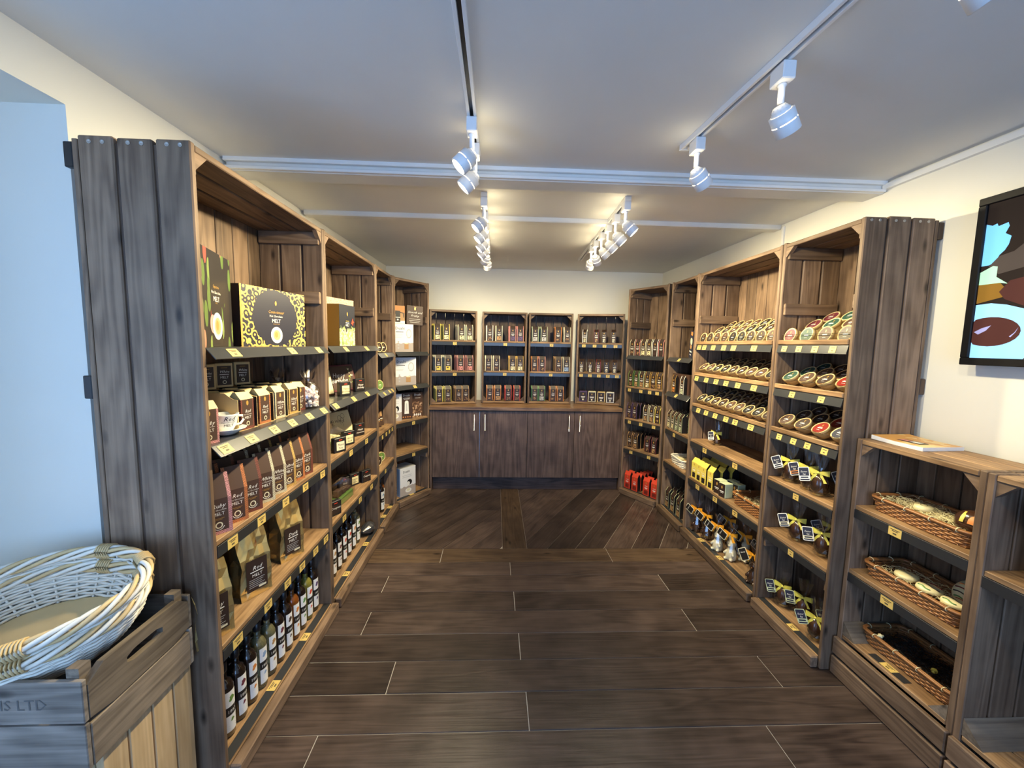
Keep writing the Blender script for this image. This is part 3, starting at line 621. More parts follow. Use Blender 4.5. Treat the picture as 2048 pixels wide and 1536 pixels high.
# ------------------------------------------------------------------ ceiling tracks and spotlights
def track(label, x0, y0, x1, y1):
    L = math.hypot(x1 - x0, y1 - y0); t = thing('lighting_track', label, 'track', (x0, y0, CEIL), math.atan2(y1 - y0, x1 - x0), 'ceiling lighting tracks')
    m = MB(); m.box(0, L, -.018, -.007, -.022, 0, 'white_metal', .001); m.box(0, L, .007, .018, -.022, 0, 'white_metal', .001); m.box(0, L, -.007, .007, -.006, 0, 'white_metal', 0); m.build('rail', t)
    m = MB(); m.box(.02, L - .02, -.0065, .0065, -.009, -.0065, 'black_plastic', 0); m.build('conductor_slot', t)
    m = MB(); m.box(-.012, 0, -.019, .019, -.024, 0, 'white_metal', .001); m.build('end_cap', t); return t
track('ceiling track in the middle of the near ceiling', -.100, 1.92, -.125, -1.2)
track('ceiling track over the screen side of the near ceiling', .810, 1.80, .985, -.8)
track('ceiling track in the far bay on the window side', -.080, 2.44, -.078, 4.28)
track('ceiling track in the far bay on the tub side', .768, 2.43, .842, 4.14)
LENS = []
def spot(label, x, y, aim, group, watts=1.0, glow=.005, twist=0.0, size=R(128)):
    """white track spotlight: adaptor, stem, vented cap, head with slits, lit lens; its own lamp"""
    t = thing('track_spotlight', label, 'spotlight', (x, y, CEIL - .022), twist, group)
    m = MB(); m.box(-.020, .020, -.032, .032, -.052, -.0005, 'white_metal', .003); m.build('adaptor', t)
    m = MB(); m.lathe([(0, -.053), (.012, -.053), (.013, -.058), (.0095, -.062), (.0095, -.108), (.0, -.108)], 'white_metal', 12); m.build('stem', t)
    d = Vector(aim) - Vector((x, y, CEIL - .15)); d.normalize(); d = Matrix.Rotation(-twist, 3, 'Z') @ d
    q = Vector((0, 0, -1)).rotation_difference(d); Tm = Matrix.Translation((0, 0, -.125)) @ q.to_matrix().to_4x4()
    h = MB(); h.lathe([(.0, .012), (.018, .010), (.027, -.004), (.029, -.012)], 'white_metal', 16, T=Tm)
    for ring in range(2):
        for k in range(10):
            an = 2 * PI * (k + ring * .5) / 10; rr, zz = ((.0205, .0075), (.0255, -.0005))[ring]
            h.lathe([(.0, .0), (.0016, .0)], 'black_plastic', 5, T=Tm @ Matrix.Translation((rr * math.cos(an), rr * math.sin(an), zz + .0012)), smooth=False)
    h.build('vent_cap', t)
    m = MB(); m.lathe([(.029, -.010), (.036, -.011), (.036, -.038)], 'white_metal', 24, T=Tm); m.lathe([(.036, -.041), (.036, -.074), (.034, -.076), (.031, -.072), (.031, -.050)], 'white_metal', 24, T=Tm)
    m.lathe([(.0345, -.037), (.0345, -.042)], 'slot_glow', 24, T=Tm)
    for k in range(4): m.box(-.004, .004, .032, .0362, -.0415, -.0375, 'white_metal', 0, T=Tm @ Matrix.Rotation(k * PI / 2 + .4, 4, 'Z'))
    m.build('head', t)
    m = MB(); m.lathe([(.0, -.066), (.020, -.066), (.031, -.062)], 'lens', 20, T=Tm, smooth=False); m.build('lens', t)
    l = bpy.data.lights.new('spot_lamp', 'SPOT'); l.energy = LAMP_W * watts; l.color = LAMP_COLOR; l.spot_size = size; l.spot_blend = 1.0; l.shadow_soft_size = .03
    lo = bpy.data.objects.new('spot_lamp', l); COL.objects.link(lo); lo.parent = t
    lo.matrix_local = Tm @ Matrix.Translation((0, 0, -.080))
    l = bpy.data.lights.new('vent_glow', 'POINT'); l.energy = LAMP_W * watts * glow; l.color = LAMP_COLOR; l.shadow_soft_size = .02      # light leaking up through the vented cap
    lo = bpy.data.objects.new('vent_glow', l); COL.objects.link(lo); lo.parent = t; lo.matrix_local = Tm @ Matrix.Translation((0, 0, .036))
    return t
spot('near spotlight on the middle track, lens towards the window bookcase', -.103, 1.640, (-1.15, 1.45, 1.25), 'spotlights over the near room', 1.0)
spot('spotlight just behind the near one on the middle track', -.101, 1.840, (-1.15, 1.80, 1.25), 'spotlights over the near room', 1.0)
spot('larger-looking spotlight on the screen-side track, nearer the viewer', .862, 1.270, (1.98, 1.75, 1.0), 'spotlights over the near room', .34)
spot('spotlight at the far end of the screen-side track', .824, 1.715, (1.90, 2.15, 1.30), 'spotlights over the near room', .8)
spot('spotlight mostly cut off by the top edge of the picture', .890, .790, (1.95, .80, 1.0), 'spotlights over the near room', .35)
spot('spotlight behind the viewer on the middle track', -.115, .20, (-.70, -.60, .3), 'spotlights over the near room', .3)
ya = [2.470, 2.735, 2.985, 3.215, 3.440, 3.660]
tl = [(-1.15, 2.20, 1.20), (-1.15, 2.50, 1.20), (-1.15, 2.85, 1.20), (-1.15, 3.15, 1.20), (-.75, 4.35, 1.25), (-.15, 4.62, 1.25)]
for k, y in enumerate(ya): spot(f'{ORD[k]} spotlight from the viewer on the far window-side track', -.080, y, tl[k], 'spotlights in the far bay', 0.95 if k < 4 else .72, .011)
yb = [2.455, 2.690, 2.905, 3.110, 3.345, 3.520]
tr = [(1.85, 2.15, 1.20), (1.85, 2.45, 1.20), (1.85, 2.70, 1.20), (1.85, 3.00, 1.20), (1.45, 4.25, 1.25), (.80, 4.62, 1.25)]
for k, y in enumerate(yb): spot(f'{ORD[k]} spotlight from the viewer on the far tub-side track', .768 + (y - 2.43) * .0433, y, tr[k], 'spotlights in the far bay', 0.95 if k < 4 else .72, .011)

# ------------------------------------------------------------------ fruit crate on its stand, nested wicker baskets
st = thing('crate_stand', 'pale boarded stand under the grey fruit crate', 'stand', (-1.02, .985, 0))
m = MB(); m.box(-.320, -.022, .012, .30, 0, .500, 'palewood_z', 0); m.build('core', st)
for k in range(4): board('upright_board', st, -.020, 0, .012 + k * .078, .012 + k * .078 + .072, 0, .505, 'palewood_z', .002)
for k in range(4): board('upright_board', st, -.022 - (k + 1) * .078, -.022 - k * .078 - .006, -.010, .010, 0, .505, 'palewood_z', .002)
cr = thing('fruit_crate', 'weathered grey slatted fruit crate with a cut-out handle', 'crate', (-1.004, .962, .512))
wd, ln, hh = .50, .326, .252                                        # own x to the window (negative), y away from the viewer
m = MB(); zb, zt = .118, hh; N_ = 10                                # upper end slat with a rounded hand hole
def slot_plate(m, y0, y1, z0, z1, x0, x1, hy0, hy1, hz0, hz1, mat):
    cy, cz = (hy0 + hy1) / 2, (hz0 + hz1) / 2; n = 24; out = []; inn = []
    for i in range(n):
        a = 2 * PI * (i + .5) / n; ca, sa = math.cos(a), math.sin(a)
        k = min(((y1 - cy) if ca > 0 else (cy - y0)) / max(abs(ca), 1e-6), ((z1 - cz) if sa > 0 else (cz - z0)) / max(abs(sa), 1e-6)); out.append((cy + ca * k, cz + sa * k))
        e = 4.0; rr = (abs(ca / ((hy1 - hy0) / 2)) ** e + abs(sa / ((hz1 - hz0) / 2)) ** e) ** (-1 / e); inn.append((cy + ca * rr, cz + sa * rr))
    vs = [(x, *p) for x in (x0, x1) for p in out] + [(x, *p) for x in (x0, x1) for p in inn]; fs = []
    for i in range(n):
        j = (i + 1) % n
        fs += [(i, j, 2 * n + j, 2 * n + i), (n + i, 3 * n + i, 3 * n + j, n + j), (i, n + i, n + j, j), (2 * n + i, 2 * n + j, 3 * n + j, 3 * n + i)]
    m.add(vs, fs, mat)
m = MB(); slot_plate(m, 0, ln, .122, hh, -.018, 0, .105, .225, .185, .218, 'greywood_y'); m.build('end_slat', cr)
board('end_slat', cr, -.018, 0, 0, ln, 0, .117, 'greywood_y', .002)
board('end_slat', cr, -wd, -wd + .018, 0, ln, 0, .120, 'greywood_y', .002); board('end_slat', cr, -wd, -wd + .018, 0, ln, .125, hh, 'greywood_y', .002)
for y0, y1 in ((-.014, -.001), (ln + .001, ln + .014)):
    board('front_slat' if y0 < 0 else 'back_slat', cr, -wd, -.001, y0, y1, .130, hh - .010, 'greywood_x', .002); board('front_slat' if y0 < 0 else 'back_slat', cr, -wd, -.001, y0, y1, 0, .124, 'greywood_x', .002)
for yy in (.0, ln - .030):
    m = MB(); m.prism([(-.050, yy), (-.019, yy), (-.019, yy + .030), (-.050, yy + .030)], 0, hh + .014, 'greywood_y'); m.build('corner_post', cr)
    m = MB(); m.prism([(-wd + .019, yy), (-wd + .050, yy), (-wd + .050, yy + .030), (-wd + .019, yy + .030)], 0, hh + .014, 'greywood_y'); m.build('corner_post', cr)
board('bottom_slat', cr, -wd + .02, -.02, .002, ln - .002, .0, .012, 'greywood_x', .001)
m = MB(); m.text('FARMS LTD', .040, -.085, .170, 'stencil', -.0146, align='RIGHT'); m.build('lettering', cr)
def weave(name, parent, path, nst, levels, r, mat, amp):
    """weavers running round a basket: path(t, level) -> (x, y, z, nx, ny)"""
    m = MB()
    for k, lv in enumerate(levels):
        P = []
        for i in range(nst * 2):
            t = i / (nst * 2); x, y, z, nx, ny = path(t, lv); s = amp * math.cos(PI * i + PI * k) if i % 2 == 0 else 0.0
            if i % 2 == 0: s = amp if ((i // 2 + k) % 2 == 0) else -amp
            P.append((x + nx * s, y + ny * s, z))
        m.tube(P, r, mat, 5, closed=True)
    return m.build(name, parent)
def oval_basket(label, loc, rot, a, b, h, group, seed):
    rnd = random.Random(seed); t = thing('wicker_basket', label, 'basket', loc, 0, group); t.rotation_euler = rot
    def path(u, lv):
        an = 2 * PI * u; f = .70 + .30 * math.sin(min(1, lv) * PI / 2); c, s = math.cos(an), math.sin(an); n = Vector((c / a, s / b)).normalized()
        return a * f * c, b * f * s, h * lv, n.x, n.y
    ns = 26
    weave('weave', t, path, ns, [.03 + .055 * k for k in range(17)], .0042, 'wicker_white', .0045)
    m = MB()
    for i in range(ns): m.tube([path(i / ns, lv)[:3] for lv in (.0, .2, .4, .6, .8, 1.0)], .0036, 'wicker_white', 5)
    m.build('stakes', t)
    m = MB()
    for q in range(5):
        P = []
        for i in range(90):
            u = i / 90; x, y, z, nx, ny = path(u, 1.0); ph = 2 * PI * (q / 5 + u * 6); P.append((x + nx * .013 * math.cos(ph), y + ny * .013 * math.cos(ph), z + .013 * math.sin(ph)))
        m.tube(P, .0062, 'wicker_tan' if q % 2 else 'wicker_white', 6, closed=True)
    m.build('rim', t)
    m = MB(); m.lathe([(0, 0), (a * .70, 0)], 'wicker_tan', 28, sy=b / a); m.build('bottom', t)
    for uu in (.10, .21, .72, .83):
        m = MB(); x, y, z, nx, ny = path(uu, 1.0); tx, ty = -ny, nx
        for k in range(6): m.tube([(x + tx * (k * .008 - .02) + nx * .021 * math.cos(q_), y + ty * (k * .008 - .02) + ny * .021 * math.cos(q_), z + .021 * math.sin(q_)) for q_ in [2 * PI * j / 10 for j in range(10)]], .0028, 'wicker_tan', 5, closed=True)
        m.build('binding', t)
    return t
oval_basket('upper pale wicker basket nested in the grey fruit crate', (-1.285, 1.128, .742), (R(13), R(-6), R(3)), .288, .190, .128, 'nested wicker baskets', 1)
oval_basket('lower pale wicker basket under the other in the fruit crate', (-1.290, 1.126, .706), (R(12), R(-5), R(2)), .284, .186, .120, 'nested wicker baskets', 2)

# ------------------------------------------------------------------ goods on the shelves
_K = {}
def kind(key, fn):
    if key not in _K: _K[key] = fn()
    return _K[key]
def item(name, label, cat, parts, loc, rz=0.0, group=None, rot=None):
    """parts: [(name, mesh, [sub-parts])]; the first is the thing's own mesh, the rest are its children"""
    o = ob(name, parts[0][1], None, loc, rot if rot else (0, 0, rz)); tag(o, label, cat, group)
    for p in parts[1:]:
        c = ob(p[0], p[1], o)
        for q in (p[2] if len(p) > 2 else []): ob(q[0], q[1], c)
    return o
def at(key, x, y, z):
    F, rz, W = BC[key]; return F(x, y, z), rz
def house(m, w, d, h, eave, stripe, sw, main, side, top=None, bottom_band=0.0):
    """gable-topped pouch: upright front that folds back to a ridge; coloured bands down both front edges"""
    a, b = w / 2, d / 2; e = h * eave
    for (xa, xb, mt) in ((-a, -a + sw, stripe), (-a + sw, a - sw, main), (a - sw, a, stripe)):
        if bottom_band and mt == main:
            m.face([(xa, -b, 0), (xb, -b, 0), (xb, -b, bottom_band), (xa, -b, bottom_band)], stripe); z0 = bottom_band
        else: z0 = 0
        m.face([(xa, -b, z0), (xb, -b, z0), (xb, -b, e), (xa, -b, e)], mt)
        m.face([(xa, -b, e), (xb, -b, e), (xb, -b * .1, h), (xa, -b * .1, h)], top or mt)
    m.face([(a, b, 0), (-a, b, 0), (-a, b, e), (a, b, e)], main); m.face([(a, b, e), (-a, b, e), (-a, b * .1, h), (a, b * .1, h)], top or main)
    m.face([(-a, -b * .1, h), (a, -b * .1, h), (a, b * .1, h), (-a, b * .1, h)], top or main)
    for s in (-1, 1): m.face([(s * a, -b * s, 0), (s * a, b * s, 0), (s * a, b * s, e), (s * a, b * .1 * s, h), (s * a, -b * .1 * s, h), (s * a, -b * s, e)], side)
    m.face([(-a, b, 0), (a, b, 0), (a, -b, 0), (-a, -b, 0)], main)
def pouch(word, tile, side, w=.098, d=.075, h=.215):
    def f():
        m = MB(); house(m, w, d, h, .60, 'tiles_' + tile, .012, 'choc_mid', side, bottom_band=.012)
        t = MB(); y = -d / 2 - .0006
        t.text(word, .021, 0, h * .45, 'white_print', y, .35); t.text('Hot Chocolate', .0082, 0, h * .40, 'white_print', y); t.text('MELT', .0165, 0, h * .32, 'white_print', y)
        t.rect(-.018, .018, h * .265, h * .270, 'gold_print', y); t.rect(-.012, .012, h * .245, h * .250, 'gold_print', y)
        t.disc((0, h * .155), .012, .012, 'cream', 14, y); t.disc((0, h * .155), .008, .008, 'choc_mid', 12, y - .0003); t.ring((0, h * .155), .016, .018, 'white_print', 12, y, PI * 1.1, PI * 1.9)
        return [('pouch', m.mesh('pouch')), ('lettering', t.mesh('lettering'))]
    return kind(('pouch', word, tile, side, w, h), f)
def small_pouch(word, tile):                                         # flat-topped sachet bag with a crimped kraft top
    def f():
        w, d, h = .068, .055, .150; m = MB(); a, b = w / 2, d / 2
        m.box(-a + .007, a - .007, -b, b, .010, h * .80, 'choc_mid', 0); m.box(-a, -a + .007, -b, b, 0, h * .80, 'tiles_' + tile, 0); m.box(a - .007, a, -b, b, 0, h * .80, 'tiles_' + tile, 0); m.box(-a + .007, a - .007, -b, b, 0, .010, 'tiles_' + tile, 0)
        t = MB()
        vs = [(-a, -b, h * .80), (a, -b, h * .80), (a, b, h * .80), (-a, b, h * .80), (-a * 1.04, -.006, h), (a * 1.04, -.004, h - .004), (a * 1.04, .004, h - .004), (-a * 1.04, .004, h)]
        t.add(vs, [(0, 1, 5, 4), (1, 2, 6, 5), (2, 3, 7, 6), (3, 0, 4, 7), (4, 5, 6, 7)], 'pouch_top')
        l = MB(); y = -b - .0006; l.text(word, .018, 0, h * .44, 'white_print', y, .35); l.text('Hot Chocolate', .0065, 0, h * .38, 'white_print', y); l.text('MELT', .014, 0, h * .28, 'white_print', y)
        l.disc((0, h * .70), .006, .010, 'gold_print', 10, y); l.disc((0, h * .15), .009, .009, 'cream', 12, y); l.disc((0, h * .15), .006, .006, 'choc_mid', 10, y - .0003)
        return [('small_pouch', m.mesh('small_pouch')), ('crimped_top', t.mesh('crimped_top')), ('lettering', l.mesh('lettering'))]
    return kind(('spouch', word, tile), f)
def slim_pack(stripe, pic, w=.074, d=.046, h=.172, word='Melt', side='black_card', main='choc'):
    """slim gabled chocolate pack: dark front between two coloured edges, picture window low down, crest and lettering"""
    def f():
        m = MB(); house(m, w, d, h, .80, stripe, .0055, main, side)
        y = -d / 2 - .0006; p = MB(); p.rect(-w / 2 + .014, w / 2 - .014, h * .05, h * .30, pic, y)
        rnd = random.Random(hash((stripe, pic)) & 255)
        for _ in range(6):
            cx, cz = rnd.uniform(-w * .22, w * .22), rnd.uniform(h * .09, h * .26); p.disc((cx, cz), .005, .004, 'choc_mid' if pic != 'choc_mid' else 'tan', 7, y - .0002)
        l = MB(); l.disc((0, h * .70), .0055, .009, 'gold_print', 8, y); l.text(word, .017, 0, h * .50, 'white_print', y, .2); l.rect(-.017, .017, h * .405, h * .44, 'white_print', y); l.rect(-.012, .012, h * .365, h * .385, 'white_print', y)
        return [('chocolate_pack', m.mesh('chocolate_pack')), ('picture_panel', p.mesh('picture_panel')), ('lettering', l.mesh('lettering'))]
    return kind(('slim', stripe, pic, w, d, h, word, side, main), f)
def carton(w, d, h, front, side, top=None, deco=None, name='carton', edge=None):
    """printed carton standing on its base, front towards the aisle"""
    def f():
        m = MB(); a, b = w / 2, d / 2; m.box(-a, a, -b, b, 0, h, side, 0)
        if top: m.face([(-a, -b, h + .0004), (a, -b, h + .0004), (a, b, h + .0004), (-a, b, h + .0004)], top)
        fr = MB(); fr.box(-a, a, -.0004, .0004, -h / 2, h / 2, front, 0)
        out = [(name, m.mesh(name)), ('front_print', fr.mesh('front_print'))]
        if edge: e = MB(); e.box(-a, -a + .010, -b - .0016, -b - .0008, 0, h, edge, 0); out.append(('edge_band', e.mesh('edge_band')))
        if deco: l = MB(); deco(l, w, h, -b - .0022); out.append(('lettering', l.mesh('lettering')))
        return out, b, h
    return kind(('carton', w, d, h, front, side, top, name, edge, deco.__name__ if deco else None), f)
def put_carton(name, label, cat, spec, loc, rz, group=None, rot=None):
    parts, b, h = spec; o = item(name, label, cat, parts, loc, rz, group, rot)
    for c in o.children:
        if c.name.startswith('front_print'): c.location = (0, -b - .0008, h / 2)
    return o

# --- window bookcase -------------------------------------------------
WB = 'window bookcase'
def d_conn(l, w, h, y):
    l.disc((-.0, h * .76), .006, .011, 'gold_print', 8, y); l.text('Connoisseur', .020, 0, h * .58, 'gold_print', y, .3); l.text('Hot Chocolate', .014, 0, h * .515, 'white_print', y); l.text('MELT', .024, 0, h * .42, 'white_print', y); l.text('COLLECTION', .007, 0, h * .385, 'gold_print', y)
    cup(l, 0, h * .20, .038, y)
def cup(l, x, z, r, y):
    l.disc((x, z), r, r, 'white_print', 24, y); l.disc((x, z), r * .74, r * .76, 'cream', 20, y - .0004); l.disc((x, z), r * .60, r * .62, 'froth', 18, y - .0008); l.disc((x - r * .1, z + r * .05), r * .28, r * .38, 'orange', 9, y - .0012)
def d_chili(l, w, h, y):
    l.text('Signature', .016, 0, h * .62, 'gold_print', y, .3); l.text('Hot Chocolate', .015, 0, h * .56, 'white_print', y); l.text('MELT', .026, 0, h * .48, 'white_print', y); l.text('BOX', .009, 0, h * .455, 'gold_print', y)
    l.disc((-.045, h * .24), .026, .034, 'pink', 16, y + .0002); cup(l, 0, h * .22, .050, y - .0004)
def wpt(key, lx, ly, z, rot=0.0): (p, rz) = at(key, lx, ly, z); return p, rz + rot
p, rz = wpt('B1', .205, .105, Z1[0] + .0005, R(17)); put_carton('gift_box', 'tall dark gift box printed with chillies and leaves, beside the near post', 'box', carton(.345, .035, .345, 'botanic_print', 'black_card', deco=d_chili, name='gift_box'), p, rz, 'gift boxes on top shelves')
p, rz = wpt('B1', .625, .150, Z1[0] + .0005, R(-10)); put_carton('gift_box', 'wide gift box with gold leaf border and a cup on its dark front', 'box', carton(.420, .125, .262, 'floral_print', 'choc', deco=d_conn, name='gift_box', edge='gold_print'), p, rz, 'gift boxes on top shelves')
# second shelf
p, rz = wpt('B1', .065, .055, Z1[1] + .0005, R(-20)); item('small_pouch', 'pink-edged Ruby sachet bag half hidden by the near post, before the cup', 'pouch', small_pouch('Ruby', 'pink'), p, rz, 'small pouches on the second shelf')
cp = thing('cup_and_saucer', 'white cup reading Red Hot Chocolate MELT on its saucer', 'cup', wpt('B1', .205, .075, Z1[1] + .0005)[0], R(90 - 38))
m = MB(); m.lathe([(0, .003), (.028, .003), (.032, .0), (.036, .004), (.066, .022), (.070, .026), (.066, .026), (.034, .008), (0, .007)], 'porcelain', 28); m.build('saucer', cp)
m = MB(); m.lathe([(0, .010), (.022, .010), (.024, .014), (.036, .035), (.046, .075), (.047, .080), (.044, .079), (.034, .036), (.022, .018), (0, .017)], 'porcelain', 28); m.build('cup', cp)
m = MB()
for body, sz, z, sh in (('Red', .024, .056, .35), ('Hot Chocolate', .008, .048, 0), ('MELT', .014, .034, 0)):
    vs_, fs_ = glyphs(body, sz, sh, 'CENTER'); out = []
    for x, zz, *_ in vs_:
        zc = z + zz; r = (.036 + (.046 - .036) * max(0, (zc - .035)) / .040) + .0008; a = x / r - PI / 2; out.append((r * math.cos(a), r * math.sin(a), zc))
    m.add(out, fs_, 'choc')
m.build('lettering', cp); m = MB(); m.tube([(.042, .005, .066), (.062, .008, .064), (.066, .008, .048), (.054, .006, .034), (.036, .004, .032)], .0048, 'porcelain', 8); m.build('handle', cp)
def display_tray():
    m = MB(); w, d, h = .112, .245, .150; t = .002
    m.box(-w / 2, w / 2, 0, d, 0, t, 'kraft', 0); m.box(-w / 2, w / 2, d - t, d, t, h, 'kraft', 0)
    for s in (-1, 1):
        xo, xi = s * w / 2, s * (w / 2 - t)
        prof = [(0, t), (d, t), (d, h), (.05, h), (.035, h - .012), (.018, h - .022), (.0, h - .025)]
        m.add([(xo, y, z) for y, z in prof], [tuple(range(7)) if s > 0 else tuple(range(6, -1, -1))], 'kraft'); m.add([(xi, y, z) for y, z in prof], [tuple(range(6, -1, -1)) if s > 0 else tuple(range(7))], 'black_card')
        m.add([(x, y, z) for x in (xo, xi) for y, z in prof], [(i, i + 1, 8 + i, 7 + i) for i in range(6)] + [(6, 0, 7, 13)], 'kraft_light')
    return [('display_box', m.mesh('display_box'))]
trays = [(.300, 'Red', 'brown', 'plain brown'), (.423, 'Red', 'orange', 'orange-edged'), (.546, 'White', 'cream', 'cream-edged'), (.669, 'Salted', 'gold', 'orange-edged')]
for k, (x, wd_, tl_, ds) in enumerate(trays):
    p, rz = wpt('B1', x, .045, Z1[1] + .0005, R(-4))
    item('display_box', f'{ORD[k]} open kraft display box from the white cup', 'box', kind('dtray', display_tray), p, rz, 'display boxes of sachet bags')
    for r_ in range(3):
        y = .048 + r_ * .062; F, rz0, _ = BC['B1']; c_, s_ = math.cos(R(-4)), math.sin(R(-4)); lx, ly = x - s_ * (y - .02), .045 + c_ * (y - .02)
        item('small_pouch', f'{tl_}-edged {wd_} sachet bag, {["front", "middle", "back"][r_]} one in the {ORD[k]} display box', 'pouch', small_pouch(wd_, tl_), F(lx, ly, Z1[1] + .003), rz0 + R(-8), 'small pouches on the second shelf')
p, rz = wpt('B1', .770, .085, Z1[1] + .0005, R(-12)); item('small_pouch', 'dark red Dark sachet bag standing beside the marshmallow bag', 'pouch', small_pouch('Dark', 'brown'), p, rz, 'small pouches on the second shelf')
def card_pack():
    w, d, h = .070, .035, .105; m = MB(); m.box(-w / 2, w / 2, -d / 2, d / 2, 0, h, 'kraft_light', .003); f = MB(); f.rect(-w / 2 + .008, w / 2 - .008, .010, h - .012, 'choc', -d / 2 - .0006)
    l = MB(); y = -d / 2 - .0012; l.text('White', .015, 0, h * .60, 'white_print', y, .35); l.rect(-.018, .018, h * .52, h * .545, 'white_print', y); l.text('MELT', .014, 0, h * .37, 'white_print', y); l.ring((0, h * .22), .005, .008, 'cream', 12, y); l.rect(-.012, .012, h * .80, h * .815, 'gold_print', y)
    return [('sachet_box', m.mesh('sachet_box')), ('front_print', f.mesh('front_print')), ('lettering', l.mesh('lettering'))]
for k, (x, r_) in enumerate(((.337, -34), (.445, -32), (.570, -30))):
    p, rz = wpt('B1', x, .235, Z1[1] + .153, R(r_)); item('sachet_box', f'{ORD[k]} small kraft sachet box from the near post, perched on the display boxes', 'box', kind('cardpack', card_pack), p, rz, 'sachet boxes on the display boxes')
def cello_bag(fill):
    """clear bag gathered at the neck over its filling"""
    m = MB(); rnd = random.Random(5); prof = [(.030, .001), (.046, .012), (.052, .045), (.046, .078), (.022, .098), (.010, .106), (.022, .122), (.034, .150)]; vs = []; n = 18
    for j, (r, z) in enumerate(prof):
        for i in range(n):
            a = 2 * PI * i / n; q = r * (1 + (.25 if j >= 6 else .05) * math.sin(i * 2.4 + j)); vs.append((q * math.cos(a), q * .8 * math.sin(a), z + (.012 * math.sin(i * 1.9) if j == 7 else 0)))
    m.add(vs, [(j * n + i, j * n + (i + 1) % n, (j + 1) * n + (i + 1) % n, (j + 1) * n + i) for j in range(7) for i in range(n)], 'cello', True)
    s = MB()
    for _ in range(110):
        a = rnd.uniform(0, 2 * PI); z = rnd.uniform(.010, .085); r = .040 * math.sqrt(rnd.uniform(.35, 1)) * (1 if z < .06 else .75); c = (r * math.cos(a), r * .78 * math.sin(a), z)
        T = Matrix.Translation(c) @ Matrix.Rotation(rnd.uniform(0, 3), 4, Vector((rnd.random(), rnd.random(), rnd.random() + .01)).normalized())
        s.lathe([(0, -.007), (.006, -.006), (.006, .006), (0, .007)], fill if rnd.random() < .6 else 'white_print', 7, T=T, smooth=False)
    me = s.mesh('marshmallow_fill')
    return [('sweet_bag', m.mesh('sweet_bag')), ('marshmallows', me)]
for k, (x, y, lb) in enumerate(((.850, .055, 'clear bag of pink and white marshmallows at the far post, window bookcase'), (.850, .215, 'marshmallow bag behind the front one, second shelf of the window bookcase'), (.650, .285, 'clear gathered bag top showing behind the display boxes, window bookcase'))):
    p, rz = wpt('B1', x, y, Z1[1] + .0005); o = item('sweet_bag', lb, 'sweet bag', kind('marsh', lambda: cello_bag('marsh')), p, rz, 'marshmallow bags')
    for c in o.children: c['kind'] = 'stuff'
    o.scale = (1.3, 1.3, 1.35)
# third shelf: pouches of drinking chocolate, three deep
tri = [('Ruby', 'pink', 'pink', 'pink-edged Ruby'), ('Red', 'orange', 'black_card', 'orange-edged Red'), ('Red', 'brown', 'black_card', 'brown-edged Red'), ('White', 'cream', 'black_card', 'cream-edged White'), ('White', 'cream', 'black_card', 'cream-edged White'), ('Salted', 'gold', 'black_card', 'gold-edged Salted'), ('Salted', 'orange', 'black_card', 'orange-edged Salted'), ('Dark', 'brown', 'black_card', 'brown Dark')]
for r_ in range(3):
    for k, (wd_, tl_, sd, ds) in enumerate(tri):
        p, rz = wpt('B1', (.090, .190, .285, .380, .475, .565, .655, .745)[k], .050 + r_ * .096, Z1[2] + .0005, R(-34 + 2.5 * k))
        item('pouch', f'{ds} pouch, {ORD[k]} from the near post, {["front", "middle", "back"][r_]} row, third shelf, {WB}', 'pouch', pouch(wd_, tl_, sd, w=.078 if k else .086, d=.058), p, rz, 'drinking chocolate pouches')
# fourth shelf: gold foil bags
def foil_bag(word):
    w, d, h = .125, .085, .275; m = MB(); rnd = random.Random(3); nx, nz = 6, 8; vs = []; ring = []
    for j in range(nz + 1):
        t = j / nz; z = h * t; dd = d / 2 * (1 - max(0, t - .55) / .45 * .93); ww = w / 2 * (1.0 + .05 * math.sin(t * 9))
        pts = [(-ww + 2 * ww * i / nx, -dd) for i in range(nx + 1)] + [(ww * .82 if t < .6 else ww, 0.0)] + [(ww - 2 * ww * i / nx, dd) for i in range(nx + 1)] + [(-ww * .82 if t < .6 else -ww, 0.0)]
        for x, y in pts: vs.append((x + rnd.uniform(-.003, .003), y + rnd.uniform(-.006, .006) * (1 if 0 < t < 1 else .3), z + (rnd.uniform(-.004, .004) if 0 < t < 1 else 0)))
        n = len(pts)
    m.add(vs, [(j * n + i, j * n + (i + 1) % n, (j + 1) * n + (i + 1) % n, (j + 1) * n + i) for j in range(nz) for i in range(n)], 'gold_foil', False); m.add(vs[-n:], [tuple(range(n))], 'gold_foil'); m.add(vs[:n], [tuple(range(n - 1, -1, -1))], 'gold_foil')
    l = MB(); y = -d / 2 - .0052; l.box(-.043, .043, y, y + .0015, .030, .165, 'choc', 0); q = MB(); y -= .0006
    q.text(word, .024, 0, .120, 'white_print', y, .35); q.rect(-.028, .028, .110, .114, 'white_print', y); q.text('MELT', .018, 0, .090, 'white_print', y)
    for i in range(5): q.rect(-.034, .030 - .006 * (i % 3), .078 - i * .008, .080 - i * .008, 'grey_print', y)
    q.rect(.005, .036, .036, .044, 'cream', y)
    return [('foil_bag', m.mesh('foil_bag')), ('label', l.mesh('label'), [('lettering', q.mesh('lettering'))])]
